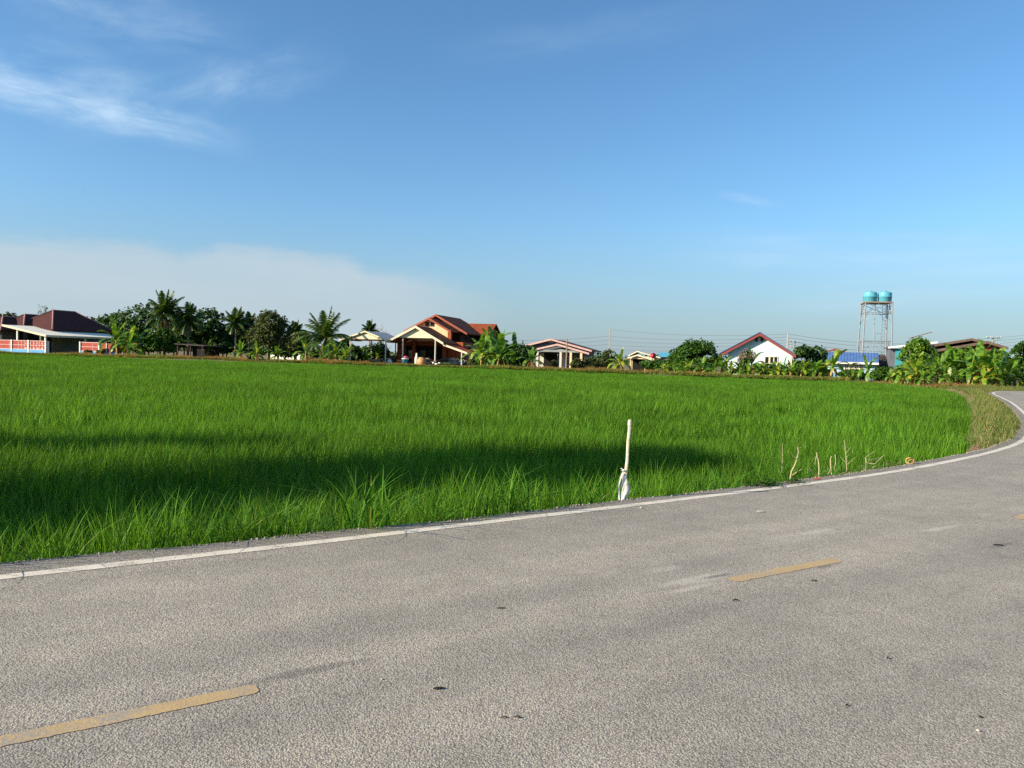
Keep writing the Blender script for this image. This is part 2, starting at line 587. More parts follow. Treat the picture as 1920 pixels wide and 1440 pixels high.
# --- asphalt
def asphalt():
    m = bpy.data.materials.new('asphalt')
    m.use_nodes = True
    t = NT(m.node_tree)
    bs = t.n['Principled BSDF']
    pos = t.new('ShaderNodeNewGeometry').outputs['Position']
    vo = t.new('ShaderNodeTexVoronoi', inp={'Vector': pos})
    vo.inputs['Scale'].default_value = 118
    vo2 = t.new('ShaderNodeTexVoronoi', inp={'Vector': pos})
    vo2.inputs['Scale'].default_value = 240
    stone = t.ramp(t.new('ShaderNodeSeparateXYZ', inp={0: vo.outputs['Color']}).outputs[0],
                   [(0.0, (0.25, 0.222, 0.182)), (0.25, (0.375, 0.343, 0.282)), (0.75, (0.435, 0.398, 0.328)), (1.0, (0.55, 0.504, 0.418))])
    gap = t.smooth(vo.outputs['Distance'], 0.75, 0.35)
    col = t.mix(gap, (0.24, 0.215, 0.178), stone)
    fine = t.noise(pos, 260, 3, 0.7)
    col = t.mix(1.0, col, t.ramp(fine, [(0.25, 0.74), (0.75, 1.24)]), 'MULTIPLY')
    big = t.noise(pos, 0.55, 5, 0.6)
    col = t.mix(1.0, col, t.ramp(big, [(0.3, (0.88, 0.875, 0.87)), (0.7, (1.10, 1.09, 1.07))]), 'MULTIPLY')
    bl = t.noise(pos, 3.2, 5, 0.65)
    col = t.mix(1.0, col, t.ramp(bl, [(0.3, 0.9), (0.7, 1.1)]), 'MULTIPLY')
    # long wheel-worn streaks that follow the carriageway's direction
    uvn = t.new('ShaderNodeUVMap', uv_map='lane').outputs[0]
    mp = t.new('ShaderNodeMapping', inp={0: uvn, 3: (0.10, 2.2, 1)}).outputs[0]
    st_ = t.noise(mp, 1.0, 5, 0.6)
    col = t.mix(1.0, col, t.ramp(st_, [(0.32, (0.86, 0.865, 0.875)), (0.5, (0.98, 0.98, 0.98)), (0.68, (1.10, 1.095, 1.07))]), 'MULTIPLY')
    lane = t.new('ShaderNodeSeparateXYZ', inp={0: uvn}).outputs[1]
    lw = t.math('ADD', lane, t.math('MULTIPLY', t.math('SUBTRACT', t.noise(pos, 0.8, 4), 0.5), 0.5))
    for c_, w_, am in ((-0.75, 0.30, 0.14), (-1.75, 0.26, 0.16), (-2.75, 0.3, 0.14), (-3.8, 0.3, 0.12)):
        k_ = t.smooth(t.math('ABSOLUTE', t.math('SUBTRACT', lw, c_)), w_, 0.0)
        col = t.mix(t.math('MULTIPLY', k_, am), col, (0.15, 0.138, 0.122))
    # dark loose grit gathered at the edge
    ed_ = t.math('MULTIPLY', t.smooth(lw, -0.75, 0.25), t.smooth(t.noise(pos, 26, 4, 0.75), 0.50, 0.60))
    col = t.mix(t.math('MULTIPLY', ed_, 0.55), col, (0.10, 0.09, 0.075))
    ed2 = t.smooth(lane, 0.0, 0.14)
    col = t.mix(t.math('MULTIPLY', ed2, 0.32), col, (0.13, 0.118, 0.105))
    # tar freckles and pits
    pit = t.smooth(t.noise(pos, 38, 3, 0.6), 0.735, 0.76)
    col = t.mix(t.math('MULTIPLY', pit, 0.6), col, (0.07, 0.064, 0.058))
    # pale dusty scuffs and tyre smears at their own places
    sp = t.new('ShaderNodeSeparateXYZ', inp={0: pos})

    def spot(px, py, rx, ry, ang=33):
        c = gp(px, py)
        x = t.math('SUBTRACT', sp.outputs[0], c.x)
        y = t.math('SUBTRACT', sp.outputs[1], c.y)
        ca, sa = math.cos(R(ang)), math.sin(R(ang))
        lx = t.math('DIVIDE', t.math('ADD', t.math('MULTIPLY', x, ca), t.math('MULTIPLY', y, sa)), rx)
        ly = t.math('DIVIDE', t.math('SUBTRACT', t.math('MULTIPLY', y, ca), t.math('MULTIPLY', x, sa)), ry)
        r = t.math('SQRT', t.math('ADD', t.math('MULTIPLY', lx, lx), t.math('MULTIPLY', ly, ly)))
        r = t.math('ADD', r, t.math('MULTIPLY', t.math('SUBTRACT', t.noise(pos, 9, 5, 0.7), 0.5), 1.5))
        return t.smooth(r, 1.0, 0.2)
    for px, py, rx, ry, am in ((1310, 1085, .42, .10, .38), (1290, 1104, .30, .05, .38), (1240, 1068, .28, .08, .25), (1535, 997, .30, .10, .35), (1765, 990, .45, .05, .4),
                               (1480, 1010, .6, .2, .12)):
        col = t.mix(t.math('MULTIPLY', spot(px, py, rx, ry), am), col, (0.60, 0.555, 0.48))
    for px, py, rx, ry, am in ((560, 1262, .5, .06, .45), (1345, 1080, .22, .035, .6), (1550, 1062, .2, .03, .5), (1400, 1200, 1.0, .2, .12), (1880, 1022, .3, .05, .4)):
        col = t.mix(t.math('MULTIPLY', spot(px, py, rx, ry), am), col, (0.07, 0.066, 0.062))
    t.set(bs, 'Base Color', col)
    bs.inputs['Roughness'].default_value = 0.85
    bs.inputs['Specular IOR Level'].default_value = 0.25
    h = t.math('ADD', t.math('MULTIPLY', t.math('SUBTRACT', 1.0, vo.outputs['Distance']), 1.0), t.math('MULTIPLY', t.math('SUBTRACT', 1.0, vo2.outputs['Distance']), 0.35))
    h = t.math('ADD', h, t.math('MULTIPLY', t.noise(pos, 45, 4, 0.6), 1.2))
    b = t.new('ShaderNodeBump', inp={'Height': h})
    b.inputs['Strength'].default_value = 0.55
    b.inputs['Distance'].default_value = 0.006
    t.set(bs, 'Normal', b.outputs[0])
    return m


def paint(name, base, wear, base2):
    m = bpy.data.materials.new(name)
    m.use_nodes = True
    t = NT(m.node_tree)
    bs = t.n['Principled BSDF']
    pos = t.new('ShaderNodeNewGeometry').outputs['Position']
    col = t.ramp(t.noise(pos, 5, 5, 0.6), [(0.3, base2), (0.7, base)])
    chip = t.smooth(t.math('ADD', t.noise(pos, 75, 5, 0.75), t.math('MULTIPLY', t.noise(pos, 3.5, 4), 0.55)), wear, wear + 0.05)
    col = t.mix(chip, col, (0.30, 0.27, 0.225))
    col = t.mix(1.0, col, t.ramp(t.noise(pos, 200, 3, 0.7), [(0.25, 0.8), (0.75, 1.15)]), 'MULTIPLY')
    t.set(bs, 'Base Color', col)
    bs.inputs['Roughness'].default_value = 0.75
    b = t.new('ShaderNodeBump', inp={'Height': t.noise(pos, 70, 4, 0.6)})
    b.inputs['Strength'].default_value = 0.35
    b.inputs['Distance'].default_value = 0.006
    t.set(bs, 'Normal', b.outputs[0])
    return m


ones = np.ones(len(E))
m_asphalt = asphalt()
strip('road', shoulder, -ROADW * ones - 0.05, 0.0, 0.0, m_asphalt, skirt=0.16, sub=2)
m_wline = paint('white_line_paint', (0.73, 0.665, 0.545), 0.84, (0.60, 0.54, 0.43))
wl = 0.056 + np.array([0.008 * nz1(s, 6, 1) + 0.007 * nz1(s, 31, 6) for s in SL])
wr = 0.056 + np.array([0.008 * nz1(s, 6, 4) + 0.007 * nz1(s, 31, 8) for s in SL])
strip('edge_line', wl, -wr, 0.0025, 0, m_wline)
strip('edge_line', -(ROADW - 0.35) + wl, -(ROADW - 0.35) - wr, 0.004, 0, m_wline)
m_yline = paint('yellow_line_paint', (0.50, 0.345, 0.15), 0.815, (0.41, 0.295, 0.15))


def dash(p0, p1, w):
    p0, p1 = Vector(p0), Vector(p1)
    d = (p1 - p0)
    n = 80
    vs, fs = [], []
    s = Vector((-d.y, d.x)).normalized()
    for i in range(n + 1):
        q = p0 + d * (i / n)
        wa = w * (1 + 0.10 * nz1(i * 0.3, 1, q.x) + 0.10 * nz1(i * 0.9, 1, 3)) * (0.55 if i in (0, n) else .9 if i in (1, n - 1) else 1)
        wb = w * (1 + 0.10 * nz1(i * 0.3, 1, q.y + 4) + 0.10 * nz1(i * 0.9, 1, 8)) * (0.6 if i in (0, n) else .88 if i in (1, n - 1) else 1)
        vs += [(*(q + s * wa), 0.0025), (*(q - s * wb), 0.0025)]
    for i in range(n):
        fs.append((2 * i, 2 * i + 1, 2 * i + 3, 2 * i + 2))
    o = link_mesh('centre_dash', vs, fs, m_yline)
    tag(o, kind='structure')


q1, q0 = gp(483, 1291).xy, gp(0, 1391).xy
dash(q0 + (q0 - q1).normalized() * 0.12, q1, 0.046)
dash(gp(1372, 1088).xy, gp(1570, 1050).xy, 0.052)
i3 = gp(1908, 973).xy
dash(i3, i3 + Vector((0.76, 0.65)), 0.05)
q2 = q0 + (q0 - q1).normalized() * 3.2
dash(q2 + (q0 - q1).normalized() * 1.0, q2, 0.046)

# --- rice field outline
RICE_TOP = 0.02
FIELD_Z = -0.56
iA = int(np.argmin(np.abs(SL - SL[np.argmin(np.linalg.norm(E - np.array(EP[3]), axis=1))])))
iB = int(np.argmin(np.linalg.norm(E - np.array(tuple(gp(1790, 864).xy)), axis=1)))
near_edge = [tuple(E[i] + N[i] * (shoulder[i] + 0.10)) for i in range(iA, iB, 3)]
right_edge = [tuple(gp(*p, RICE_TOP).xy) for p in ((1825, 860), (1844, 834), (1850, 800), (1842, 775), (1832, 750), (1820, 735))]
far_edge = [tuple(gp(*p, RICE_TOP).xy) for p in ((1790, 727), (1700, 718.5), (1600, 713), (1400, 706.7), (1100, 695.6), (900, 689), (600, 680), (300, 671), (0, 661.5))]
left_edge = [(-92, 104), (-60, 62), (-36, 30), (-23, 8)]
FIELD = near_edge + right_edge + far_edge + left_edge
FP = np.array(FIELD)


def inside(pts, poly):
    x, y = pts[:, 0], pts[:, 1]
    r = np.zeros(len(pts), bool)
    j = len(poly) - 1
    for i in range(len(poly)):
        xi, yi = poly[i]
        xj, yj = poly[j]
        c = ((yi > y) != (yj > y)) & (x < (xj - xi) * (y - yi) / (yj - yi + 1e-12) + xi)
        r ^= c
        j = i
    return r


def dist_poly(pts, poly, closed=True):
    best = np.full(len(pts), 1e9)
    n = len(poly)
    for i in range(n if closed else n - 1):
        a, b = poly[i], poly[(i + 1) % n]
        ab = b - a
        t = np.clip(((pts - a) @ ab) / (ab @ ab + 1e-12), 0, 1)
        d = np.linalg.norm(pts - (a + t[:, None] * ab), axis=1)
        best = np.minimum(best, d)
    return best


VILLAGE_Z = -0.36
FAR_EDGE = np.array(far_edge)
FAR_LINE = np.array([(200.0, 60.0)] + far_edge + [(-300.0, 130.0)])


def gheight(P):
    """ground level: road bank, sunken paddy, low dyke round it, village yard"""
    ins = inside(P, FP)
    d = dist_poly(P, FP)
    road_d = dist_poly(P, E[::4], closed=False)
    z = np.full(len(P), -0.07)
    fd = dist_poly(P, FAR_EDGE, closed=False)
    # yard behind the far edge
    yl = np.interp(P[:, 0], FAR_EDGE[::-1, 0], FAR_EDGE[::-1, 1])
    back = np.clip((P[:, 1] - yl) / 3.0, 0, 1) * np.clip((road_d - 5) / 6, 0, 1)
    z = z * (1 - back) + VILLAGE_Z * back
    z = np.where((~ins) & (back <= 0), -0.07 - 0.06 * np.clip(d, 0, 1), z)
    dep = P[:, 1] - yl
    z = np.where((~ins) & (back > 0) & (fd < 12), z + 0.20 * np.clip(dep / 0.8, 0, 1) * np.clip((5.5 - dep) / 2.0, 0, 1) * np.clip((road_d - 5) / 6, 0, 1), z)
    s = np.clip(d / 0.55, 0, 1)
    s = s * s * (3 - 2 * s)
    z = np.where(ins, -0.07 + (FIELD_Z + 0.07) * s, z)
    return z


def axis(lo, hi, fine, outer):
    a = list(np.arange(lo, hi + 1e-6, fine))
    s = fine
    x = hi
    while x < outer:
        s *= 1.35
        x += s
        a.append(x)
    s = fine
    x = lo
    pre = []
    while x > -outer:
        s *= 1.35
        x -= s
        pre.append(x)
    return np.array(pre[::-1] + a)


gx_ = axis(-26, 40, 0.35, 3500)
gy_ = axis(-4, 56, 0.35, 3500)
GX, GY = np.meshgrid(gx_, gy_)
GPnt = np.stack([GX.ravel(), GY.ravel()], 1)
GZ = gheight(GPnt)
# keep the soil below the asphalt
rd = dist_poly(GPnt, (E + N * (-2.25))[::3], closed=False)
GZ = np.where(rd < 2.45, np.minimum(GZ, -0.12), GZ)
nx = len(gx_)
gv = np.column_stack([GPnt, GZ])
gf = []
for j in range(len(gy_) - 1):
    for i in range(nx - 1):
        a = j * nx + i
        gf.append((a, a + 1, a + nx + 1, a + nx))


def ground_mat():
    m = bpy.data.materials.new('soil')
    m.use_nodes = True
    t = NT(m.node_tree)
    bs = t.n['Principled BSDF']
    pos = t.new('ShaderNodeNewGeometry').outputs['Position']
    a = t.ramp(t.noise(pos, 1.8, 6, 0.65), [(0.3, lin('4a3c28')), (0.55, lin('7c6444')), (0.75, lin('9c8460'))])
    g = t.ramp(t.noise(pos, 0.25, 5, 0.6), [(0.4, 0.0), (0.6, 0.6)])
    col = t.mix(g, a, lin('54602a'))
    sp = t.new('ShaderNodeSeparateXYZ', inp={0: pos})
    wet = t.smooth(sp.outputs[2], -0.30, -0.50)
    inn = t.math('MULTIPLY', wet, t.smooth(sp.outputs[1], 90, 70))
    col = t.mix(inn, col, lin('2e2a1c'))
    t.set(bs, 'Base Color', col)
    bs.inputs['Roughness'].default_value = 0.95
    b = t.new('ShaderNodeBump', inp={'Height': t.noise(pos, 12, 5, 0.6)})
    b.inputs['Strength'].default_value = 0.6
    b.inputs['Distance'].default_value = 0.04
    t.set(bs, 'Normal', b.outputs[0])
    return m


tag(link_mesh('ground', gv, gf, ground_mat(), None, True), kind='structure')

m_water = bpy.data.materials.new('paddy_water')
m_water.use_nodes = True
_t = NT(m_water.node_tree)
_b = _t.n['Principled BSDF']
_b.inputs['Base Color'].default_value = (0.02, 0.025, 0.012, 1)
_b.inputs['Roughness'].default_value = 0.08
_bp = _t.new('ShaderNodeBump', inp={'Height': _t.noise(_t.new('ShaderNodeNewGeometry').outputs['Position'], 5, 3)})
_bp.inputs['Strength'].default_value = 0.06
_t.set(_b, 'Normal', _bp.outputs[0])
shr = []
cen = FP.mean(axis=0)
tag(link_mesh('water', [(x, y, FIELD_Z + 0.05) for x, y in FIELD], [tuple(range(len(FIELD)))], m_water), kind='structure')


# ------------------------------------------------------------------ scattered ground cover
def tile(name, size, n, h, w, seg, bend, mat, seed, tuft=0, lean=0.25):
    """a patch of grass blades, one mesh"""
    r = random.Random(seed)
    vs, fs = [], []
    centres = [(r.uniform(-.5, .5) * size, r.uniform(-.5, .5) * size) for _ in range(tuft)] if tuft else None
    for _ in range(n):
        if centres:
            c = r.choice(centres)
            sg_ = 0.028 + 0.012 * size
            x, y = c[0] + r.gauss(0, sg_), c[1] + r.gauss(0, sg_)
        else:
            x, y = r.uniform(-.5, .5) * size, r.uniform(-.5, .5) * size
        ph = r.uniform(0, 2 * math.pi)
        dx, dy = math.cos(ph), math.sin(ph)
        fa = ph + math.pi / 2 + r.uniform(-0.7, 0.7)
        wx, wy = math.cos(fa), math.sin(fa)
        hh = h * r.uniform(0.62, 1.12)
        ww = w * r.uniform(0.7, 1.25) / 2
        ln = abs(r.gauss(0, lean)) * hh
        bd = bend * r.uniform(0.2, 1.6) * hh
        b = len(vs)
        for k in range(seg):
            t = k / seg
            o = ln * t + bd * t ** 2.4
            z = hh * (t - 0.30 * (bd / hh) * t ** 3)
            wk = ww * (1 - 0.65 * t ** 2)
            vs.append((x + dx * o - wx * wk, y + dy * o - wy * wk, z))
            vs.append((x + dx * o + wx * wk, y + dy * o + wy * wk, z))
        o = ln + bd
        vs.append((x + dx * o, y + dy * o, hh * (1 - 0.30 * bd / hh)))
        for k in range(seg - 1):
            fs.append((b + 2 * k, b + 2 * k + 1, b + 2 * k + 3, b + 2 * k + 2))
        fs.append((b + 2 * seg - 2, b + 2 * seg - 1, b + 2 * seg))
    me = bpy.data.meshes.new(name)
    me.from_pydata(vs, [], fs)
    me.materials.append(mat)
    return bpy.data.objects.new(name, me)


def scatter(name, pts, rots, scls, idx, variants, label, cat):
    col = bpy.data.collections.new(name + '_patches')
    for v in variants:
        col.objects.link(v)
    me = bpy.data.meshes.new(name)
    me.from_pydata([tuple(p) for p in pts], [], [])
    for an, ty, key, data in (('rot', 'FLOAT_VECTOR', 'vector', rots), ('scl', 'FLOAT_VECTOR', 'vector', scls)):
        a = me.attributes.new(an, ty, 'POINT')
        a.data.foreach_set(key, np.asarray(data, dtype=np.float32).ravel())
    a = me.attributes.new('idx', 'INT', 'POINT')
    a.data.foreach_set('value', np.asarray(idx, dtype=np.int32))
    o = bpy.data.objects.new(name, me)
    COL.objects.link(o)
    ng = bpy.data.node_groups.new(name + '_nodes', 'GeometryNodeTree')
    ng.interface.new_socket('Geometry', in_out='INPUT', socket_type='NodeSocketGeometry')
    ng.interface.new_socket('Geometry', in_out='OUTPUT', socket_type='NodeSocketGeometry')
    gi = ng.nodes.new('NodeGroupInput')
    go = ng.nodes.new('NodeGroupOutput')
    ci_ = ng.nodes.new('GeometryNodeCollectionInfo')
    ci_.inputs['Collection'].default_value = col
    ci_.inputs['Separate Children'].default_value = True
    ci_.inputs['Reset Children'].default_value = True
    ip = ng.nodes.new('GeometryNodeInstanceOnPoints')
    ip.inputs['Pick Instance'].default_value = True

    def na(n, ty):
        x = ng.nodes.new('GeometryNodeInputNamedAttribute')
        x.data_type = ty
        x.inputs['Name'].default_value = n
        return [s for s in x.outputs if s.enabled and s.name == 'Attribute'][0]
    ng.links.new(gi.outputs[0], ip.inputs['Points'])
    ng.links.new(ci_.outputs[0], ip.inputs['Instance'])
    ng.links.new(na('idx', 'INT'), ip.inputs['Instance Index'])
    ng.links.new(na('rot', 'FLOAT_VECTOR'), ip.inputs['Rotation'])
    ng.links.new(na('scl', 'FLOAT_VECTOR'), ip.inputs['Scale'])
    ng.links.new(ip.outputs[0], go.inputs[0])
    md = o.modifiers.new('patches', 'NODES')
    md.node_group = ng
    tag(o, label, cat, None, 'stuff')
    return o


NR = np.random.default_rng(11)


def jgrid(x0, x1, y0, y1, s):
    xs, ys = np.meshgrid(np.arange(x0, x1, s), np.arange(y0, y1, s))
    P = np.stack([xs.ravel(), ys.ravel()], 1)
    return P + NR.uniform(-0.35 * s, 0.35 * s, P.shape)


def in_view(P, k=0.95):
    return (np.abs(P[:, 0]) < k * P[:, 1] + 3.5)


def fbm(P, s, seed):
    return np.array([mnoise.fractal(Vector((p[0] * s, p[1] * s, seed)), 1.0, 2.0, 3) for p in P])


def rice():
    sets_p, sets_r, sets_s, sets_i = [], [], [], []
    near = [tile('rice_patch', 0.62, 140, 0.57, 0.0078, 4, 0.26, m_rice, 100 + k, 15, 0.20) for k in range(4)]
    farv = [tile('rice_patch_far', 1.4, 340, 0.55, 0.015, 2, 0.22, m_rice, 200 + k, 62, 0.22) for k in range(4)]
    P = jgrid(-60, 40, 2, 20, 0.42)
    P = P[inside(P, FP) & in_view(P)]
    d = np.linalg.norm(P, axis=1)
    P = P[(d < 17)]
    Q = jgrid(-100, 60, 2, 108, 0.95)
    Q = Q[inside(Q, FP) & in_view(Q)]
    Q = Q[np.linalg.norm(Q, axis=1) >= 16.6]
    out = []
    for PP, off in ((P, 0), (Q, 4)):
        n = len(PP)
        dist_e = dist_poly(PP, FP)
        hgt = 0.97 + 0.20 * fbm(PP, 0.45, 1.0) + 0.10 * NR.normal(size=n)
        # thinner, drowned spots where the water shows
        keep = np.ones(n, bool)
        for px, py, rr in ((975, 960, 0.50), (1150, 915, 0.25), (1190, 905, 0.30)):
            g = gp(px, py, -0.4).xy
            keep &= ~((np.linalg.norm(PP - np.array(g), axis=1) < rr) & (NR.uniform(size=n) < 0.85))
        # walked tracks and dips in the stand
        for a, b, wd, am in (((1420, 800), (1180, 812), 1.1, 0.40), ((1450, 765), (1250, 785), 1.0, 0.32), ((1668, 778), (1730, 748), 0.6, 0.5), ((1545, 752), (1575, 750), 0.7, 0.45),
                             ((1200, 770), (1310, 768), 1.2, 0.3), ((1130, 800), (1190, 797), .8, .3)):
            ga, gb = np.array(gp(*a, -0.1).xy), np.array(gp(*b, -0.1).xy)
            dd_ = dist_poly(PP, np.array([ga, gb]), closed=False)
            hgt -= am * np.exp(-(dd_ / wd) ** 2)
        xx = np.clip((PP[:, 0] - 1.0) / 3.0, 0, 1)
        hgt *= (1 - 0.42 * xx) + 0.42 * xx * np.clip((dist_e - 0.1) / 0.9, 0, 1)
        keep0 = dist_e > 0.18 + 0.30 * xx
        keep &= keep0
        z = gheight(PP)
        rots = np.zeros((n, 3))
        rots[:, 2] = NR.uniform(0, 6.28, n)
        rots[:, 0] = NR.normal(0, 0.05, n)
        rots[:, 1] = NR.normal(0.03, 0.05, n)
        scl = np.stack([np.ones(n), np.ones(n), np.clip(hgt, 0.4, 1.5)], 1)
        ii = NR.integers(0, 4, n) + off
        sets_p.append(np.column_stack([PP, z])[keep])
        sets_r.append(rots[keep])
        sets_s.append(scl[keep])
        sets_i.append(ii[keep])
    scatter('rice', np.concatenate(sets_p), np.concatenate(sets_r), np.concatenate(sets_s), np.concatenate(sets_i), near + farv,
            'bright green young rice filling the flooded field', 'rice')


rice()


def along_edge(i0, i1, off0, off1, step, dens):
    out = []
    s = SL[i0]
    while s < SL[i1]:
        i = int(np.searchsorted(SL, s))
        for _ in range(dens):
            o = NR.uniform(off0, off1)
            fr = (s - SL[i - 1]) / (SL[i] - SL[i - 1])
            out.append(E[i - 1] * (1 - fr) + E[i] * fr + N[i] * (shoulder[i] + o) + NR.normal(0, 0.05, 2))
        s += step
    return np.array(out)


def ground_cover():
    # long lush blades at the asphalt's edge
    tall = [tile('tall_grass_patch', 0.34, 34, 0.60, 0.0125, 6, 0.62, m_tall, 300 + k, 5, 0.3) for k in range(5)]
    iL = int(np.argmin(np.linalg.norm(E - np.array(tuple(gp(0, 1083).xy)), axis=1)))
    P = along_edge(max(0, iL - 5), iB, 0.14, 0.95, 0.17, 2)
    n = len(P)
    xs = P[:, 0]
    left = np.clip((1.6 - xs) / 3.0, 0, 1)
    keep = (NR.uniform(size=n) < 0.30 + 0.7 * left)
    for px, py, rr in ((975, 965, 0.42),):
        g = np.array(gp(px, py, -0.3).xy)
        keep &= ~((np.linalg.norm(P - g, axis=1) < rr) & (NR.uniform(size=n) < 0.8))
    hg = (0.62 + 0.35 * left) * NR.uniform(0.5, 1.2, n)
    P2 = along_edge(max(0, iL - 5), iB + 10, 0.08, 0.42, 0.10, 2)
    k2_ = NR.uniform(size=len(P2)) < 0.36
    P = np.concatenate([P, P2])
    keep = np.concatenate([keep, k2_])
    hg = np.concatenate([hg, NR.uniform(0.10, 0.32, len(P2))])
    xyk = np.concatenate([NR.uniform(0.9, 1.2, n), np.full(len(P2), 0.38)])
    n = len(P)
    g = np.array(gp(1166, 937).xy)
    keep &= np.linalg.norm(P - g, axis=1) > 0.2
    rots = np.zeros((n, 3))
    rots[:, 2] = NR.uniform(0, 6.28, n)
    scl = np.stack([xyk] * 2 + [hg], 1)
    z = gheight(P)
    scatter('tall_grass', np.column_stack([P, z])[keep], rots[keep], scl[keep], NR.integers(0, 5, n)[keep], tall,
            'lush tall grass leaning over the near asphalt edge', 'grass')
    # half-dry verge in the inside of the bend and beyond the far side of the road
    vg = [tile('verge_patch', 0.7, 120, 0.30, 0.009, 3, 0.55, m_verge, 400 + k, 14, 0.5) for k in range(4)]
    iC = int(np.argmin(np.linalg.norm(E - np.array(tuple(gp(1862, 737).xy)), axis=1)))
    P = jgrid(-8, 75, -2, 90, 0.42)
    dE = dist_poly(P, E[::3], closed=False)
    dC = dist_poly(P, (E + N * (-ROADW / 2))[::3], closed=False)
    yl = np.interp(P[:, 0], FAR_EDGE[::-1, 0], FAR_EDGE[::-1, 1])
    ok = (~inside(P, FP)) & (dC > ROADW / 2 + 0.28) & in_view(P) & (P[:, 1] < yl + 8)
    sideL = np.array([((p - E[k]) @ N[k]) > 0 for p, k in ((p, int(np.argmin(((E - p) ** 2).sum(1)))) for p in P)])
    ok &= (sideL & (P[:, 0] > 4) & (P[:, 1] > 9)) | ((~sideL) & (dC < ROADW / 2 + 7))
    P = P[ok]
    n = len(P)
    fe = dist_poly(P, np.array(right_edge), closed=False)
    hg = 0.75 + 0.55 * fbm(P, 0.6, 5.0) + 0.9 * np.exp(-(fe / 0.7) ** 2)
    rd_ = dist_poly(P, E[::3], closed=False)
    hg *= 0.35 + 0.65 * np.clip((rd_ - 0.3) / 1.0, 0, 1)
    rots = np.zeros((n, 3))
    rots[:, 2] = NR.uniform(0, 6.28, n)
    scl = np.stack([np.ones(n) * 0.9] * 2 + [np.clip(hg, 0.25, 2.0)], 1)
    scatter('verge_grass', np.column_stack([P, gheight(P)]), rots, scl, NR.integers(0, 4, n), vg,
            'half dry grass on the verge inside the road bend', 'grass')
    # the far bank: strip of coarse growth between rice and yards
    bk = [tile('bank_patch', 1.5, 150, 0.5, 0.03, 2, 0.5, m_bank, 500 + k, 16, 0.5) for k in range(4)]
    dr = [tile('dry_patch', 1.5, 150, 0.75, 0.03, 2, 0.6, m_straw, 600 + k, 14, 0.6) for k in range(4)]
    P = jgrid(-125, 70, 55, 150, 0.8)
    yl = np.interp(P[:, 0], FAR_EDGE[::-1, 0], FAR_EDGE[::-1, 1])
    dep = P[:, 1] - yl
    dC = dist_poly(P, E[::3], closed=False)
    ok = (~inside(P, FP)) & in_view(P, 0.9) & (dep > -1) & (dep < 30) & (dC > 6)
    P, dep = P[ok], dep[ok]
    n = len(P)
    f = fbm(P, 0.10, 8.0)
    bare = (dep > 6) & (NR.uniform(size=n) < 0.45)
    keep = ~bare
    hg = np.clip(0.75 + 0.6 * fbm(P, 0.25, 3.0), 0.3, 1.5) * np.where(dep < 6, 1.0, 0.6)
    br_ = P[:, 0] / P[:, 1] * F_PX + 960
    hg *= 1 - 0.55 * np.exp(-((br_ - 800) / 75) ** 2) - 0.45 * np.exp(-((br_ - 70) / 90) ** 2)
    # trodden ground round the porches
    for px, dd_, rr in ((700, 99, 7), (800, 99, 7), (850, 98, 6), (520, 95, 5)):
        c = at(px, 680, dd_)
        near_ = np.linalg.norm(P - np.array((c.x, c.y)), axis=1) < rr
        hg = np.where(near_, hg * 0.35, hg)
    rots = np.zeros((n, 3))
    rots[:, 2] = NR.uniform(0, 6.28, n)
    scl = np.stack([np.ones(n)] * 2 + [hg], 1)
    # dry stands where the photograph shows them
    dryness = np.zeros(n)
    bear = P[:, 0] / P[:, 1] * F_PX + 960
    for px, wd, am in ((430, 48, 1.0), (340, 36, .7), (600, 75, .95), (690, 40, .6), (1050, 45, .95), (1130, 45, .9), (1220, 50, .6), (1310, 40, .4), (1770, 60, .7), (180, 60, .4)):
        dryness = np.maximum(dryness, am * np.exp(-((bear - px) / wd) ** 2))
    isdry = NR.uniform(size=n) < dryness * np.clip(dep / 2.5, 0.15, 1)
    ii = NR.integers(0, 4, n) + np.where(isdry, 4, 0)
    P3 = np.column_stack([P, gheight(P)])
    k1 = keep & ~isdry
    k2 = keep & isdry
    scatter('bank_grass', P3[k1], rots[k1], scl[k1], ii[k1], bk, 'rough green and tan grass along the far bank of the field', 'grass')
    scatter('dry_grass', P3[k2], rots[k2], scl[k2], ii[k2] - 4, dr, 'tall dry brown grass on the far bank below the trees', 'dry grass')


ground_cover()


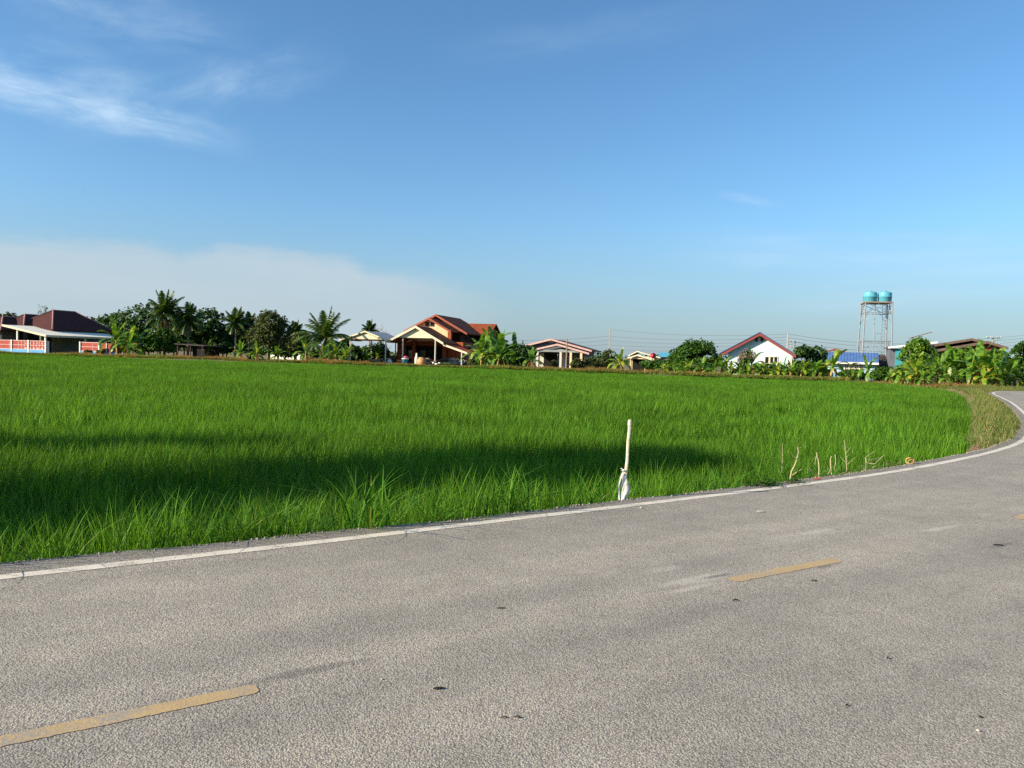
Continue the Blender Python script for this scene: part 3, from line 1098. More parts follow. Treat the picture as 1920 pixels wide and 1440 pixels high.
def edge_gravel():
    """loose grit crumbled off the asphalt edge"""
    r = random.Random(23)
    i0 = int(np.argmin(np.linalg.norm(E - np.array(tuple(gp(0, 1083).xy)), axis=1))) - 10
    vs, fs = [], []
    s = SL[i0]
    k = 0
    while s < SL[iB] + 6:
        s += r.uniform(0.002, 0.012)
        i = int(np.searchsorted(SL, s))
        off = shoulder[i] + (abs(r.gauss(0, .05)) - .03 if r.random() < .6 else -abs(r.gauss(0, .32)))
        fr = (s - SL[i - 1]) / (SL[i] - SL[i - 1])
        sh_ = shoulder[i - 1] * (1 - fr) + shoulder[i] * fr
        off += sh_ - shoulder[i]
        p = E[i - 1] * (1 - fr) + E[i] * fr + N[i] * off
        z = 0.0 if off < shoulder[i] - .01 else -.06
        q = r.uniform(.002, .0065) if off < shoulder[i] - .05 else r.uniform(.004, .014)
        a = r.uniform(0, 6.28)
        b = len(vs)
        for c in range(4):
            t = a + c * 1.57 + r.uniform(-.4, .4)
            vs.append((p[0] + q * math.cos(t), p[1] + q * math.sin(t), z))
        for c in range(4):
            t = a + c * 1.57 + r.uniform(-.4, .4)
            vs.append((p[0] + q * .6 * math.cos(t), p[1] + q * .6 * math.sin(t), z + q * r.uniform(.7, 1.2)))
        fs += [(b + 4, b + 5, b + 6, b + 7)] + [(b + c, b + (c + 1) % 4, b + 4 + (c + 1) % 4, b + 4 + c) for c in range(4)]
    m = M('grit', '8c8478', 0.9, 0.4, 45)
    tag(link_mesh('gravel', vs, fs, m), 'loose grit along the crumbling asphalt edge', 'gravel', None, 'stuff')


edge_gravel()

# ------------------------------------------------------------------ buildings
VAXIS = R(-14.5)          # the village stands square to this bearing


class Frame:
    """a plot: origin on the yard below a surveyed bearing, local x along the front, local y into the plot"""

    def __init__(self, px, dist, rot=VAXIS, z=VILLAGE_Z):
        p = at(px, 680, dist)
        self.o = Vector((p.x, p.y, z))
        self.rot = rot
        self.ex = Vector((math.cos(rot), math.sin(rot), 0))
        self.ey = Vector((-math.sin(rot), math.cos(rot), 0))

    def L(self, px, py, yl=0.0):
        d = ray(px, py)
        t = (self.o + self.ey * yl - CP).dot(self.ey) / d.dot(self.ey)
        p = CP + d * t - self.o
        return p.dot(self.ex), p.z

    def X(self, px, yl=0.0):
        return self.L(px, 680, yl)[0]

    def Z(self, px, py, yl=0.0):
        return self.L(px, py, yl)[1]

    def root(self, name, label, cat, group=None):
        return empty(name, self.o, self.rot, label, cat, group)


def gable(mat, par, apex, le, re, y0, y1, th=0.16, name='roof'):
    """pitched roof, ridge along y"""
    (ax, a), (lx, l), (rx, r) = apex, le, re
    m = MB()
    m.prism_y([(lx, l), (ax, a), (ax, a - th), (lx, l - th)][::-1], y0, y1)
    m.prism_y([(ax, a), (rx, r), (rx, r - th), (ax, a - th)][::-1], y0, y1)
    return m.build(name, mat, par)


def rake(mat, par, apex, le, re, y, w=0.28, t=0.06, name='fascia', lift=0.03):
    """barge boards along both slopes of a gable"""
    m = MB()
    for (ex, ez) in (le, re):
        ax, az_ = apex
        m.prism_y([(ax, az_ + lift), (ex, ez + lift), (ex, ez + lift - w), (ax, az_ + lift - w)], y - t, y - 0.003)
    return m.build(name, mat, par)


def window(par, x0, x1, z0, z1, y, fm, gm, nx=1, nz=1, fw=0.07, name='window'):
    m = MB()
    m.box(x0 - fw, x0, y - 0.06, y, z0 - fw, z1 + fw).box(x1, x1 + fw, y - 0.06, y, z0 - fw, z1 + fw)
    m.box(x0, x1, y - 0.06, y, z1, z1 + fw).box(x0, x1, y - 0.06, y, z0 - fw, z0)
    for k in range(1, nx):
        c = x0 + (x1 - x0) * k / nx
        m.box(c - .025, c + .025, y - 0.05, y - 0.005, z0, z1)
    for k in range(1, nz):
        c = z0 + (z1 - z0) * k / nz
        m.box(x0, x1, y - 0.047, y - 0.008, c - .025, c + .025)
    w = m.build(name, fm, par)
    bx('pane', gm, w, x0, x1, y - 0.03, y - 0.004, z0, z1)
    return w


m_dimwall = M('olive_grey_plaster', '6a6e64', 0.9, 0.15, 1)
m_darkwall = M('dark_grey_plaster', '60646a', 0.9, 0.12, 1)


# ---- house in the middle: red tiled tiers behind a cream gabled porch
def middle_house():
    f = Frame(781, 103)
    rt = f.root('brick_house', 'brick house with tiered red tile gables and a cream gabled open porch', 'house')
    L, X, Z = f.L, f.X, f.Z
    Y1, Y2 = 5.5, 8.3
    # porch
    pa, pl, pr = L(781, 611), L(726, 640.5), L(833, 642.7)
    gable(m_redtile, rt, pa, pl, pr, -0.35, Y1 + 0.3, 0.14, 'porch_roof')
    rake(m_cream, rt, pa, pl, pr, -0.35, 0.32)
    bz = Z(780, 633.5)
    xl, xr = X(751), X(816)
    k = (pa[1] - 0.3 - bz)
    m = MB()
    sl_l = (pa[1] - pl[1]) / (pa[0] - pl[0])
    sl_r = (pa[1] - pr[1]) / (pr[0] - pa[0])
    top = pa[1] - 0.16
    m.prism_y([(pa[0] - (top - bz) / sl_l, bz), (pa[0] + (top - bz) / sl_r, bz), (pa[0], top)], 0.0, 0.1)
    m.build('porch_gable', m_cream, rt)
    bx('beam', m_darkwood, rt, pl[0] + .8, pr[0] - .5, 0.105, 0.25, bz - .14, bz + .02)
    for px, yy in ((754.3, 0.02), (815.5, 0.02)):
        x = X(px, yy)
        MB().tube([(x, yy + .05, 0), (x, yy + .05, bz)], 0.11, 8).build('post', m_post, rt)
    # side lean-to on the right, shallower, orange
    a0, a1 = L(831.5, 645), L(877, 661.5)
    m = MB()
    m.prism_y([a0, (a0[0], a0[1] - .1), (a1[0], a1[1] - .1), a1], -0.1, 4.6)
    m.build('side_roof', m_orangetile, rt)
    m = MB()
    m.prism_y([(a0[0], a0[1] + .05), (a0[0], a0[1] - .22), (a1[0], a1[1] - .22), (a1[0], a1[1] + .05)], -0.16, -0.103)
    m.build('fascia', m_cream, rt)
    x = X(865.3, 0)
    MB().tube([(x, 0.05, 0), (x, 0.05, Z(865, 658.5))], 0.10, 8).build('post', m_post, rt)
    x = X(882.5, 4.2)
    MB().tube([(x - .25, 4.2, 0), (x - .25, 4.2, a1[1] + .0)], 0.10, 8).build('post', m_post, rt)
    # body
    wl, wr = X(742, Y1), X(874, Y1 + 2)
    g2a, g2l, g2r = L(803.5, 595.7, Y1 - .6), L(756.7, 620.5, Y1 - .6), L(845, 620.5, Y1 - .6)
    g3a, g3l, g3r = L(817, 589.4, Y2), (0, 0), L(875.5, 624.5, Y2)
    g3l = (2 * g3a[0] - g3r[0], g3r[1] + .1)
    zmid = Z(800, 640, Y1)
    m = MB()
    m.box(wl, wr, Y1 + .4, 20, 0, zmid)
    m.build('wall', m_brick, rt)
    # doorways behind the porch: flat panels, the interior's darkness put into their colour
    for (p0, p1, q0) in ((778, 830, 0.05), (758, 770, .05)):
        xx0, xx1 = X(p0, Y1), X(p1, Y1)
        d = bx('doorway', m_dark, rt, xx0, xx1, Y1 + .36, Y1 + .397, q0, 2.9)
        bx('window', m_glass, d, xx0 + .5, xx0 + 1.4, Y1 + .33, Y1 + .357, 1.0, 2.2)
    for px in (776, 832.5):
        x = X(px, Y1 - .3)
        bx('column', m_brick, rt, x - .24, x + .24, Y1 - .5, Y1 - .02, 0, zmid + .1)
    # upper front wall (cream) with two brown vents
    w0, w1 = X(762, Y1), X(838, Y1)
    top = g2a[1] - .2
    s2 = (g2a[1] - g2r[1]) / (g2r[0] - g2a[0])
    m = MB()
    m.prism_y([(w0, zmid + .003), (w1, zmid + .003), (w1, min(top, g2a[1] - .18 - (w1 - g2a[0]) * s2)), (g2a[0], top), (w0, g2a[1] - .18 - (g2a[0] - w0) * s2)], Y1 + .02, Y1 + .2)
    m.build('upper_wall', m_creamwall, rt)
    for px in (801, 811):
        xa, za = L(px - 3.3, 612, Y1)
        xb, zb = L(px + 3.3, 605, Y1)
        v = bx('vent', m_darkwood, rt, xa, xb, Y1 - .03, Y1 + .017, za, zb + .1)
    bx('upper_column', m_brick, rt, w1 + .003, w1 + .5, Y1 - .02, Y1 + .5, zmid + .1, g2r[1] + .2)
    gable(m_redtile, rt, g2a, g2l, g2r, Y1 - .6, Y2 + .5, .16, 'front_roof')
    rake(m_fascia_red, rt, g2a, g2l, g2r, Y1 - .6, .30)
    # tall roof behind
    gable(m_redtile, rt, g3a, g3l, g3r, Y2, 19.5, .16, 'main_roof')
    rake(m_fascia_red, rt, g3a, g3l, g3r, Y2, .30)
    s3 = (g3a[1] - g3r[1]) / (g3r[0] - g3a[0])
    m = MB()
    b0, b1 = g3l[0] + 1.2, g3r[0] - 1.2
    zb = g3r[1] + .3
    m.prism_y([(b0, zmid + .003), (b1, zmid + .003), (b1, g3a[1] - .18 - (b1 - g3a[0]) * s3), (g3a[0], g3a[1] - .18), (b0, g3a[1] - .18 - (g3a[0] - b0) * s3)], Y2 + .7, 19)
    m.build('side_wall', m_darkwood, rt)
    # two side windows, shutters
    for yy in (10.5, 13.5, 16.5):
        w = bx('window', m_redboard, rt, b1 + .003, b1 + .06, yy, yy + 1.3, zmid + .2, zmid + 1.25)
        bx('pane', m_glass, w, b1 + .062, b1 + .075, yy + .15, yy + 1.15, zmid + .3, zmid + 1.15)
    # rear cross wing
    z1_ = Z(930, 607.5, 19)
    z0_ = Z(911, 627, 16)
    m = MB()
    x0, x1 = X(868, 19), X(929, 19)
    m.prism_x([(15.6, z0_), (19, z1_), (22.4, z0_), (22.4, z0_ - .15), (19, z1_ - .15), (15.6, z0_ - .15)], x0, x1)
    m.build('wing_roof', m_redtile, rt)
    m = MB()
    m.prism_x([(16.4, 0), (21.6, 0), (21.6, z0_), (19, z1_ - .3), (16.4, z0_)], x0 + .4, x1 - .5)
    m.build('wing_wall', m_darkwood, rt)
    # pent roof along the right side
    p0, p1 = L(867, 643.5, 9), L(890, 651.5, 9)
    m = MB()
    m.prism_y([p0, (p0[0], p0[1] - .1), (p1[0], p1[1] - .1), p1], 8.6, 15)
    m.build('pent_roof', m_redtile, rt)
    m = MB()
    m.prism_y([(p0[0], p0[1] + .04), (p0[0], p0[1] - .18), (p1[0], p1[1] - .18), (p1[0], p1[1] + .04)], 8.54, 8.597)
    m.build('fascia', m_fascia_pink, rt)
    # porch floor
    bx('floor', m_concrete, rt, pl[0] + .6, a1[0] + .2, -.4, Y1 + .38, 0.0, .06)
    # low orange rail beside the car
    r0, r1 = X(811, 4), X(830, 4)
    m = MB().box(r0, r1, 3.9, 4.0, .85, .98).box(r0, r1, 3.92, 3.98, .25, .34)
    for i in range(9):
        x = r0 + (r1 - r0) * i / 8
        m.box(x - .05, x + .05, 3.91, 3.99, .062, .85)
    m.build('railing', m_orangewood, rt)
    x0, x1 = X(801, 4.5), X(811, 4.5)
    bx('parapet', m_cream, rt, x0, x1, 4.4, 4.55, .062, .95)
    return f


MH = middle_house()


def carport():
    f = Frame(685, 104)
    rt = f.root('carport', 'free-standing carport with grey sheet roof and cream gable left of the porch', 'carport')
    L, X, Z = f.L, f.X, f.Z
    a, l, r = L(685.5, 620.5), L(637, 637), L(728, 637.8)
    gable(m_greysheet, rt, a, l, r, -.2, 6.5, .08)
    rake(m_cream, rt, a, l, r, -.2, .2)
    zb = Z(685, 637)
    s_l = (a[1] - l[1]) / (a[0] - l[0])
    s_r = (a[1] - r[1]) / (r[0] - a[0])
    t = a[1] - .1
    MB().prism_y([(a[0] - (t - zb) / s_l * .93, zb + .08), (a[0] + (t - zb) / s_r * .93, zb + .08), (a[0], t)], .0, .08).build('gable_panel', m_cream, rt)
    bx('beam', m_rust, rt, l[0] + .4, r[0] - .3, .085, .2, zb - .05, zb + .1)
    bx('beam', m_rust, rt, l[0] + .4, r[0] - .3, 6.0, 6.12, zb - .05, zb + .1)
    for px, yy in ((656.5, .1), (722.5, .1), (696, 5.9), (741, 5.9)):
        x = X(px, yy)
        MB().tube([(x, yy, 0), (x, yy, zb)], .09, 8).build('post', m_post, rt)


carport()


def left_house():
    f = Frame(86, 112)
    rt = f.root('maroon_roof_house', 'house under dark maroon hip roofs at the left edge', 'house')
    L, X, Z = f.L, f.X, f.Z
    # canopy corner C0 at origin; village y runs away to the right in view, local -x is to the left
    m = MB()
    zc = Z(86, 628.5)
    zl = L(5, 608.5)[1]
    xl = L(4, 609)[0]
    ylen = 15.5
    m.prism_y([(xl, zl), (0, zc), (0, zc - .12), (xl, zl - .12)][::-1], 0, ylen)
    m.build('canopy', m_sheet, rt)
    m = MB()
    m.prism_y([(xl, zl + .06), (0.05, zc + .06), (0.05, zc - .24), (xl, zl - .24)], -.08, -.004)
    m.box(0.004, .07, 0, ylen, zc - .26, zc + .04)
    m.build('fascia', m_cream, rt)
    for px in (31.5, 84):
        x = X(px, .3)
        z = zl + (zc - zl) * (x - xl) / (0 - xl) - .13
        bx('post', m_white, rt, x - .11, x + .11, .3, .5, 0, z)
    for yy in (7.4, 15):
        bx('post', m_white, rt, -.3, -.1, yy, yy + .2, 0, zc - .1)
    # house volumes: hip roofs
    def hip(px_c, py_e, py_top, W, Lg, y, inset_px=None, mat=m_maroon, name='roof'):
        """near corner below px_c; long side runs into the plot, hip end faces the road"""
        xc, ze = L(px_c, py_e, y)
        _, zt = L(px_c, py_top, y + W / 2)
        x0, x1, y0, y1 = xc - W, xc, y, y + Lg
        r0, r1 = (xc - W / 2, y + W / 2), (xc - W / 2, y + Lg - W / 2)
        th = .2
        vs = [(x0, y0, ze), (x1, y0, ze), (x1, y1, ze), (x0, y1, ze), (*r0, zt), (*r1, zt)]
        vs += [(x0, y0, ze - th), (x1, y0, ze - th), (x1, y1, ze - th), (x0, y1, ze - th)]
        fs = [(0, 1, 4), (1, 2, 5, 4), (2, 3, 5), (3, 0, 4, 5), (9, 8, 7, 6), (0, 6, 7, 1), (1, 7, 8, 2), (2, 8, 9, 3), (3, 9, 6, 0)]
        o = link_mesh(name, vs, fs, mat, rt)
        mm = MB()
        mm.tube([vs[1], vs[4]], .13, 6)
        mm.tube([vs[4], vs[5]], .11, 6)
        mm.tube([vs[0], vs[4]], .11, 6)
        mm.tube([vs[2], vs[5]], .11, 6)
        mm.build('ridge_cap', m_maroon_ridge, o, True)
        bx('wall', m_dimwall, rt, x0 + .8, x1 - .8, y0 + .8, y1 - .8, 0, ze - .1)
        bx('dark_interior_panel', m_dark, rt, x0 + 1.0, x1 - 1.0, y0 + .76, y0 + .797, .4, ze - .6)  # flat panel on the wall; the darkness under the canopy is its colour
        return x0, x1, ze, zt
    hip(98.5, 617, 581.5, 8.6, 13.0, 5.0)
    hip(44.5, 612, 589.2, 5.6, 9.0, 4.2)
    hip(1.5, 618, 593.3, 6.2, 10.5, 1.0, mat=m_maroon)
    # inside of the canopy: dim house wall with a door
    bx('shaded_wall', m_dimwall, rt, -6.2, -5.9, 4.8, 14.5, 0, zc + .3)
    return f


LH = left_house()


def left_fences():
    f = Frame(86, 111.4)
    L, X, Z = f.L, f.X, f.Z
    for (pa, pb, lab, posts) in ((-70, 86, 'red lattice fence on a sky blue base wall at the left edge', 6), (150.5, 186, 'short red fence panel on blue base right of the gateway', 2)):
        x0, x1 = X(pa), X(pb)
        yy = 0 if pa < 0 else 2.2
        if pa > 0:
            x0, x1 = X(pa, yy), X(pb, yy)
        rt = empty('fence', f.o + f.ex * x0 + f.ey * yy, f.rot, lab, 'fence', 'red fences of the left house')
        w = x1 - x0
        ht = 2.05
        bx('base_wall', m_bluebase, rt, 0, w, -.1, .1, 0, .72)
        bx('panel', m_fence_red, rt, .05, w - .05, -.02, .02, .723, ht - .05)
        m = MB().box(0, w, -.05, -.023, ht - .09, ht).box(0, w, -.05, -.023, 1.33, 1.40).box(0, w, -.05, -.023, .725, .79)
        n = int(w / .55)
        for i in range(n + 1):
            x = w * i / n
            if (pa < 0 and x > w * .66):
                m.box(max(0, x - .035), x + .035, -.044, -.024, .79, 1.33).box(max(0, x - .035), x + .035, -.044, -.024, 1.4, ht - .09)
            elif i % 4 == 0:
                m.box(max(0, x - .03), x + .03, -.044, -.024, .79, 1.33).box(max(0, x - .03), x + .03, -.044, -.024, 1.4, ht - .09)
        # wavy ornament low in the right bays
        if pa < 0:
            for i in range(5):
                cx = w - 0.7 - i * .72
                m.prism_y([(cx - .22, .80), (cx + .22, .80), (cx + .10, 1.05), (cx - .1, 1.02)], -.047, -.024)
                m.prism_y([(cx - .08, 1.55), (cx + .08, 1.55), (cx + .08, 1.75), (cx - .08, 1.75)], -.047, -.024)
        m.build('rails', m_fence_pale, rt)
        for i in range(posts):
            x = w * i / (posts - 1)
            bx('post', m_white, rt, x - .1, x + .1, -.14, .13, .003, ht + .06)
    x0 = f.X(190, 3.4)
    rt = empty('fence', f.o + f.ex * x0 + f.ey * 3.4, f.rot, 'dark red fence panel in the shade behind the banana plants', 'fence', 'red fences of the left house')
    bx('base_wall', m_bluebase, rt, 0, 4.2, -.1, .1, 0, .6)
    bx('panel', m_fence_red, rt, 0, 4.2, -.02, .02, .603, 1.95)
    bx('post', m_post, rt, .9, 1.05, -.13, .12, .003, 2.0)
    x = f.X(89.6, .2)
    rt = empty('gate_post', f.o + f.ex * x + f.ey * .2, f.rot, 'white square gate post at the open gateway', 'post')
    bx('post', m_white, rt, -.12, .12, -.12, .12, 0, 1.95)
    bx('cap', m_cream, rt, -.15, .15, -.15, .15, 1.953, 2.03)


left_fences()


def grey_house():
    f = Frame(1045, 110)
    rt = f.root('grey_house', 'low grey house with two pale pink edged gables and white porch columns', 'house')
    L, X, Z = f.L, f.X, f.Z
    a1, l1, r1 = L(1045, 644.7), L(990.5, 657), L(1104.5, 662)
    a2, l2, r2 = L(1033, 635.2, 3), L(983, 647.3, 3), L(1109.5, 657, 3)
    gable(m_maroon, rt, a1, l1, r1, 0, 3.2, .14, 'porch_roof')
    rake(m_fascia_pink, rt, a1, l1, r1, 0, .26)
    gable(m_maroon, rt, a2, l2, r2, 3, 14, .15)
    rake(m_fascia_pink, rt, a2, l2, r2, 3, .26)
    s1 = (a1[1] - r1[1]) / (r1[0] - a1[0])
    b = Z(1050, 660.5)
    x0, x1 = a1[0] - 3.6, a1[0] + 3.4
    MB().prism_y([(x0, b), (x1, b), (a1[0] + .5, a1[1] - .75), (a1[0] - .5, a1[1] - .75)], .5, .6).build('gable_panel', m_teal if False else m_greywall, rt)
    e0, e1 = l2[0] + 1.0, r2[0] - 1.2
    s2 = (a2[1] - r2[1]) / (r2[0] - a2[0])
    MB().prism_y([(e0, 0), (e1, 0), (e1, a2[1] - .16 - (e1 - a2[0]) * s2), (a2[0], a2[1] - .16), (e0, a2[1] - .16 - (a2[0] - e0) * s2)], 3.6, 13.5).build('wall', m_darkwall, rt)
    v = L(1033, 641, 3.5)
    bx('vent', m_white, rt, v[0] - .35, v[0] + .25, 3.56, 3.597, v[1] - .1, v[1] + .2)
    bx('doorway', m_dark, rt, X(1020, 3.5), X(1049, 3.5), 3.55, 3.597, 0, Z(1035, 662, 3.5))
    for p0, p1 in ((1012, 1019), (1053, 1060)):
        bx('white_wall_panel', m_post, rt, X(p0, 3.4), X(p1, 3.4), 3.5, 3.595, 0, Z(p0, 661, 3.5))
    for p0, p1 in ((1061, 1069), (1072, 1080), (1092, 1099)):
        window(rt, X(p0, 3.4), X(p1, 3.4), .7, 1.9, 3.6, m_white, m_glass, 2, 1)
    for px in (1007.5, 1051, 1070, 1089.5):
        x = X(px, .3)
        bx('column', m_post if px < 1060 else m_creamwall, rt, x - .16, x + .16, .15, .47, 0, b + .02)
    bx('beam', m_greywall, rt, X(1005), X(1092), .16, .46, b + .023, b + .3)


grey_house()


def small_house():
    f = Frame(1197, 118)
    rt = f.root('cottage', 'small brown roofed cottage with cream gables among shrubs', 'house')
    L, X, Z = f.L, f.X, f.Z
    a, l, r = L(1195, 658.2, 1.5), L(1178.5, 666, 1.5), L(1238, 670, 1.5)
    gable(m_brownroof, rt, a, l, r, 1.5, 9, .12)
    rake(m_cream, rt, a, l, r, 1.5, .2)
    a2, l2, r2 = L(1195.5, 664.8), L(1176, 671), L(1222, 673.5)
    gable(m_brownroof, rt, a2, l2, r2, 0, 1.7, .1, 'porch_roof')
    rake(m_cream, rt, a2, l2, r2, 0, .22)
    bx('beam', m_creamwall, rt, X(1184), X(1211), .3, .45, Z(1195, 673), Z(1195, 671))
    bx('wall', m_creamwall, rt, X(1181, 2), X(1226, 2), 2, 8.5, 0, Z(1195, 668, 2))
    bx('doorway', m_dark, rt, X(1186, 2), X(1208, 2), 1.95, 1.997, 0, 1.9)
    for px in (1184, 1211):
        x = X(px, .4)
        bx('post', m_woodgrey, rt, x - .08, x + .08, .3, .46, 0, Z(1195, 672.5))
    # red dish on a pole
    x, z = L(1224.5, 667, -.5)
    p = f.o + f.ex * x + f.ey * -.5
    d = empty('satellite_dish', (p.x, p.y, VILLAGE_Z), R(10), 'red satellite dish on a pole beside the small cottage', 'satellite dish')
    m = MB()
    prof = [(r_ * .46, .06 * r_ * r_) for r_ in (0.02, .35, .7, 1.0)]
    m.lathe(prof, (0, 0, 0), 16)
    dish = m.build('bowl', m_reddish, d, True)
    dish.location = (0, 0, z)
    dish.rotation_euler = (R(68), 0, R(-12))
    MB().tube([(0, .1, 0), (0, .1, z)], .04, 6).build('pole', m_steel, d)
    # blue sheet roof behind
    f2 = Frame(1247, 126)
    r2_ = f2.root('shed', 'small shed with a pale blue sheet roof right of the red dish', 'shed')
    m = MB()
    x0, x1 = f2.X(1233), f2.X(1256)
    zt, zb = f2.Z(1246, 660.5), f2.Z(1246, 668.5)
    m.prism_x([(0, zb), (3, zt), (3, zt - .08), (0, zb - .08)][::-1], x0, x1)
    m.build('roof', m_tank, r2_)
    bx('wall', m_woodgrey, r2_, x0 + .2, x1 - .2, .5, 2.8, 0, zb)


small_house()


def white_house():
    f = Frame(1425, 92, R(-19.5))
    rt = f.root('white_gable_house', 'white house with red edged gable and two brown vents', 'house')
    L, X, Z = f.L, f.X, f.Z
    a, l, r = L(1425, 623.3), L(1350, 662.5), L(1492.5, 665.2)
    gable(m_blueroof, rt, a, l, r, 0, 11, .14)
    rake(m_fascia_brick, rt, a, l, r, 0, .34, lift=-.06)
    rake(m_blueedge, rt, a, l, r, -.07, .10, .05, 'roof_edge', .06)
    s = (a[1] - r[1]) / (r[0] - a[0])
    sl = (a[1] - l[1]) / (a[0] - l[0])
    x0, x1 = X(1364.5, .75), X(1481.5, .75)
    MB().prism_y([(x0, 0), (x1, 0), (x1, a[1] - .16 - (x1 - a[0]) * s), (a[0], a[1] - .16), (x0, a[1] - .16 - (a[0] - x0) * sl)], .75, 10.5).build('wall', m_whitewall, rt)
    for p0, p1 in ((1415.4, 1421.2), (1425.7, 1431.8)):
        xa, za = L(p0, 640.2, .7)
        xb, zb = L(p1, 631.3, .7)
        v = bx('vent', m_redboard, rt, xa, xb, .70, .747, za, zb)
        m = MB()
        for i in range(4):
            zz = za + (zb - za) * (i + .5) / 4
            m.box(xa + .03, xb - .03, .675, .697, zz - .03, zz + .03)
        m.build('louvre', m_darkwood, v)
    for p0, p1 in ((1434.5, 1441.3), (1444, 1450), (1451.5, 1457.7)):
        xa, za = L(p0, 680.6, .7)
        xb, zb = L(p1, 669.4, .7)
        window(rt, xa, xb, za, zb, .747, m_cream, m_glass, 1, 1, .09)
    bx('corner_post', m_creamwall, rt, x1 + .003, x1 + .2, .6, .9, 0, a[1] - .35 - (x1 + .2 - a[0]) * s)
    return f


WH = white_house()


def blue_house():
    f = Frame(1600, 106, R(-24))
    L, X, Z = f.L, f.X, f.Z
    rt = f.root('blue_roof_house', 'low pale blue house with shiny blue tiled roof', 'house')
    ze, zt = Z(1610, 678.5), Z(1600, 660.8, 3.2)
    x0, x1 = X(1545), X(1647.5)
    MB().prism_x([(-.5, ze - .05), (3.2, zt), (6.9, ze - .05), (6.9, ze - .2), (3.2, zt - .15), (-.5, ze - .2)][::-1], x0, x1).build('roof', m_blueroof, rt)
    bx('fascia', m_white, rt, x0, x1, -.57, -.505, ze - .32, ze - .06)
    w0, w1 = x0 + .5, x1 - .35
    bx('wall', m_bluewall, rt, w0, w1, .3, 6.3, 0, ze - .12)
    bx('base_band', m_bluebase, rt, w0 - .02, w1 + .02, .27, .297, 0.0, .75)
    for p in (1587, 1596, 1605.5, 1615):
        xa, za = L(p - 3.0, 695.3, .3)
        xb, zb = L(p + 3.0, 683.2, .3)
        window(rt, xa, xb, za, zb, .297, m_cream, m_glass, 2, 3, .09)
    # brown sheet-roofed annexe
    g = Frame(1668, 108, R(-24))
    r2 = g.root('lean_to', 'open lean-to with dark weathered sheet roof right of the blue roof', 'shed')
    za, zb = g.Z(1668, 684.5), g.Z(1668, 665, 3.4)
    xa, xb = g.X(1646), g.X(1694)
    MB().prism_x([(-.3, za), (3.4, zb), (3.4, zb - .1), (-.3, za - .1)][::-1], xa, xb).build('roof', m_brownroof, r2)
    bx('wall', m_woodgrey, r2, xa + .3, xb - .2, 2.5, 3.2, 0, za + .3)
    bx('pale_panel', m_whitewall, r2, xa + .3, xa + 1.4, 2.44, 2.497, .2, za - .3)
    for q in (.4, 1.9, 3.4):
        bx('post', m_woodgrey, r2, xa + q, xa + q + .12, -.1, .02, 0, za - .1)
    # red roof behind
    h = Frame(1566, 128, R(-20))
    r3 = h.root('red_roof_house', 'red roofed house peeping over the blue roof', 'house')
    a, l, r = h.L(1566, 653.5), h.L(1543, 661), h.L(1592, 662)
    gable(m_redtile, r3, a, l, r, 0, 8, .15)
    rake(m_fascia_brick, r3, a, l, r, 0, .3)
    bx('wall', m_creamwall, r3, l[0] + .8, r[0] - .8, .5, 7.5, 0, l[1] - .1)


blue_house()


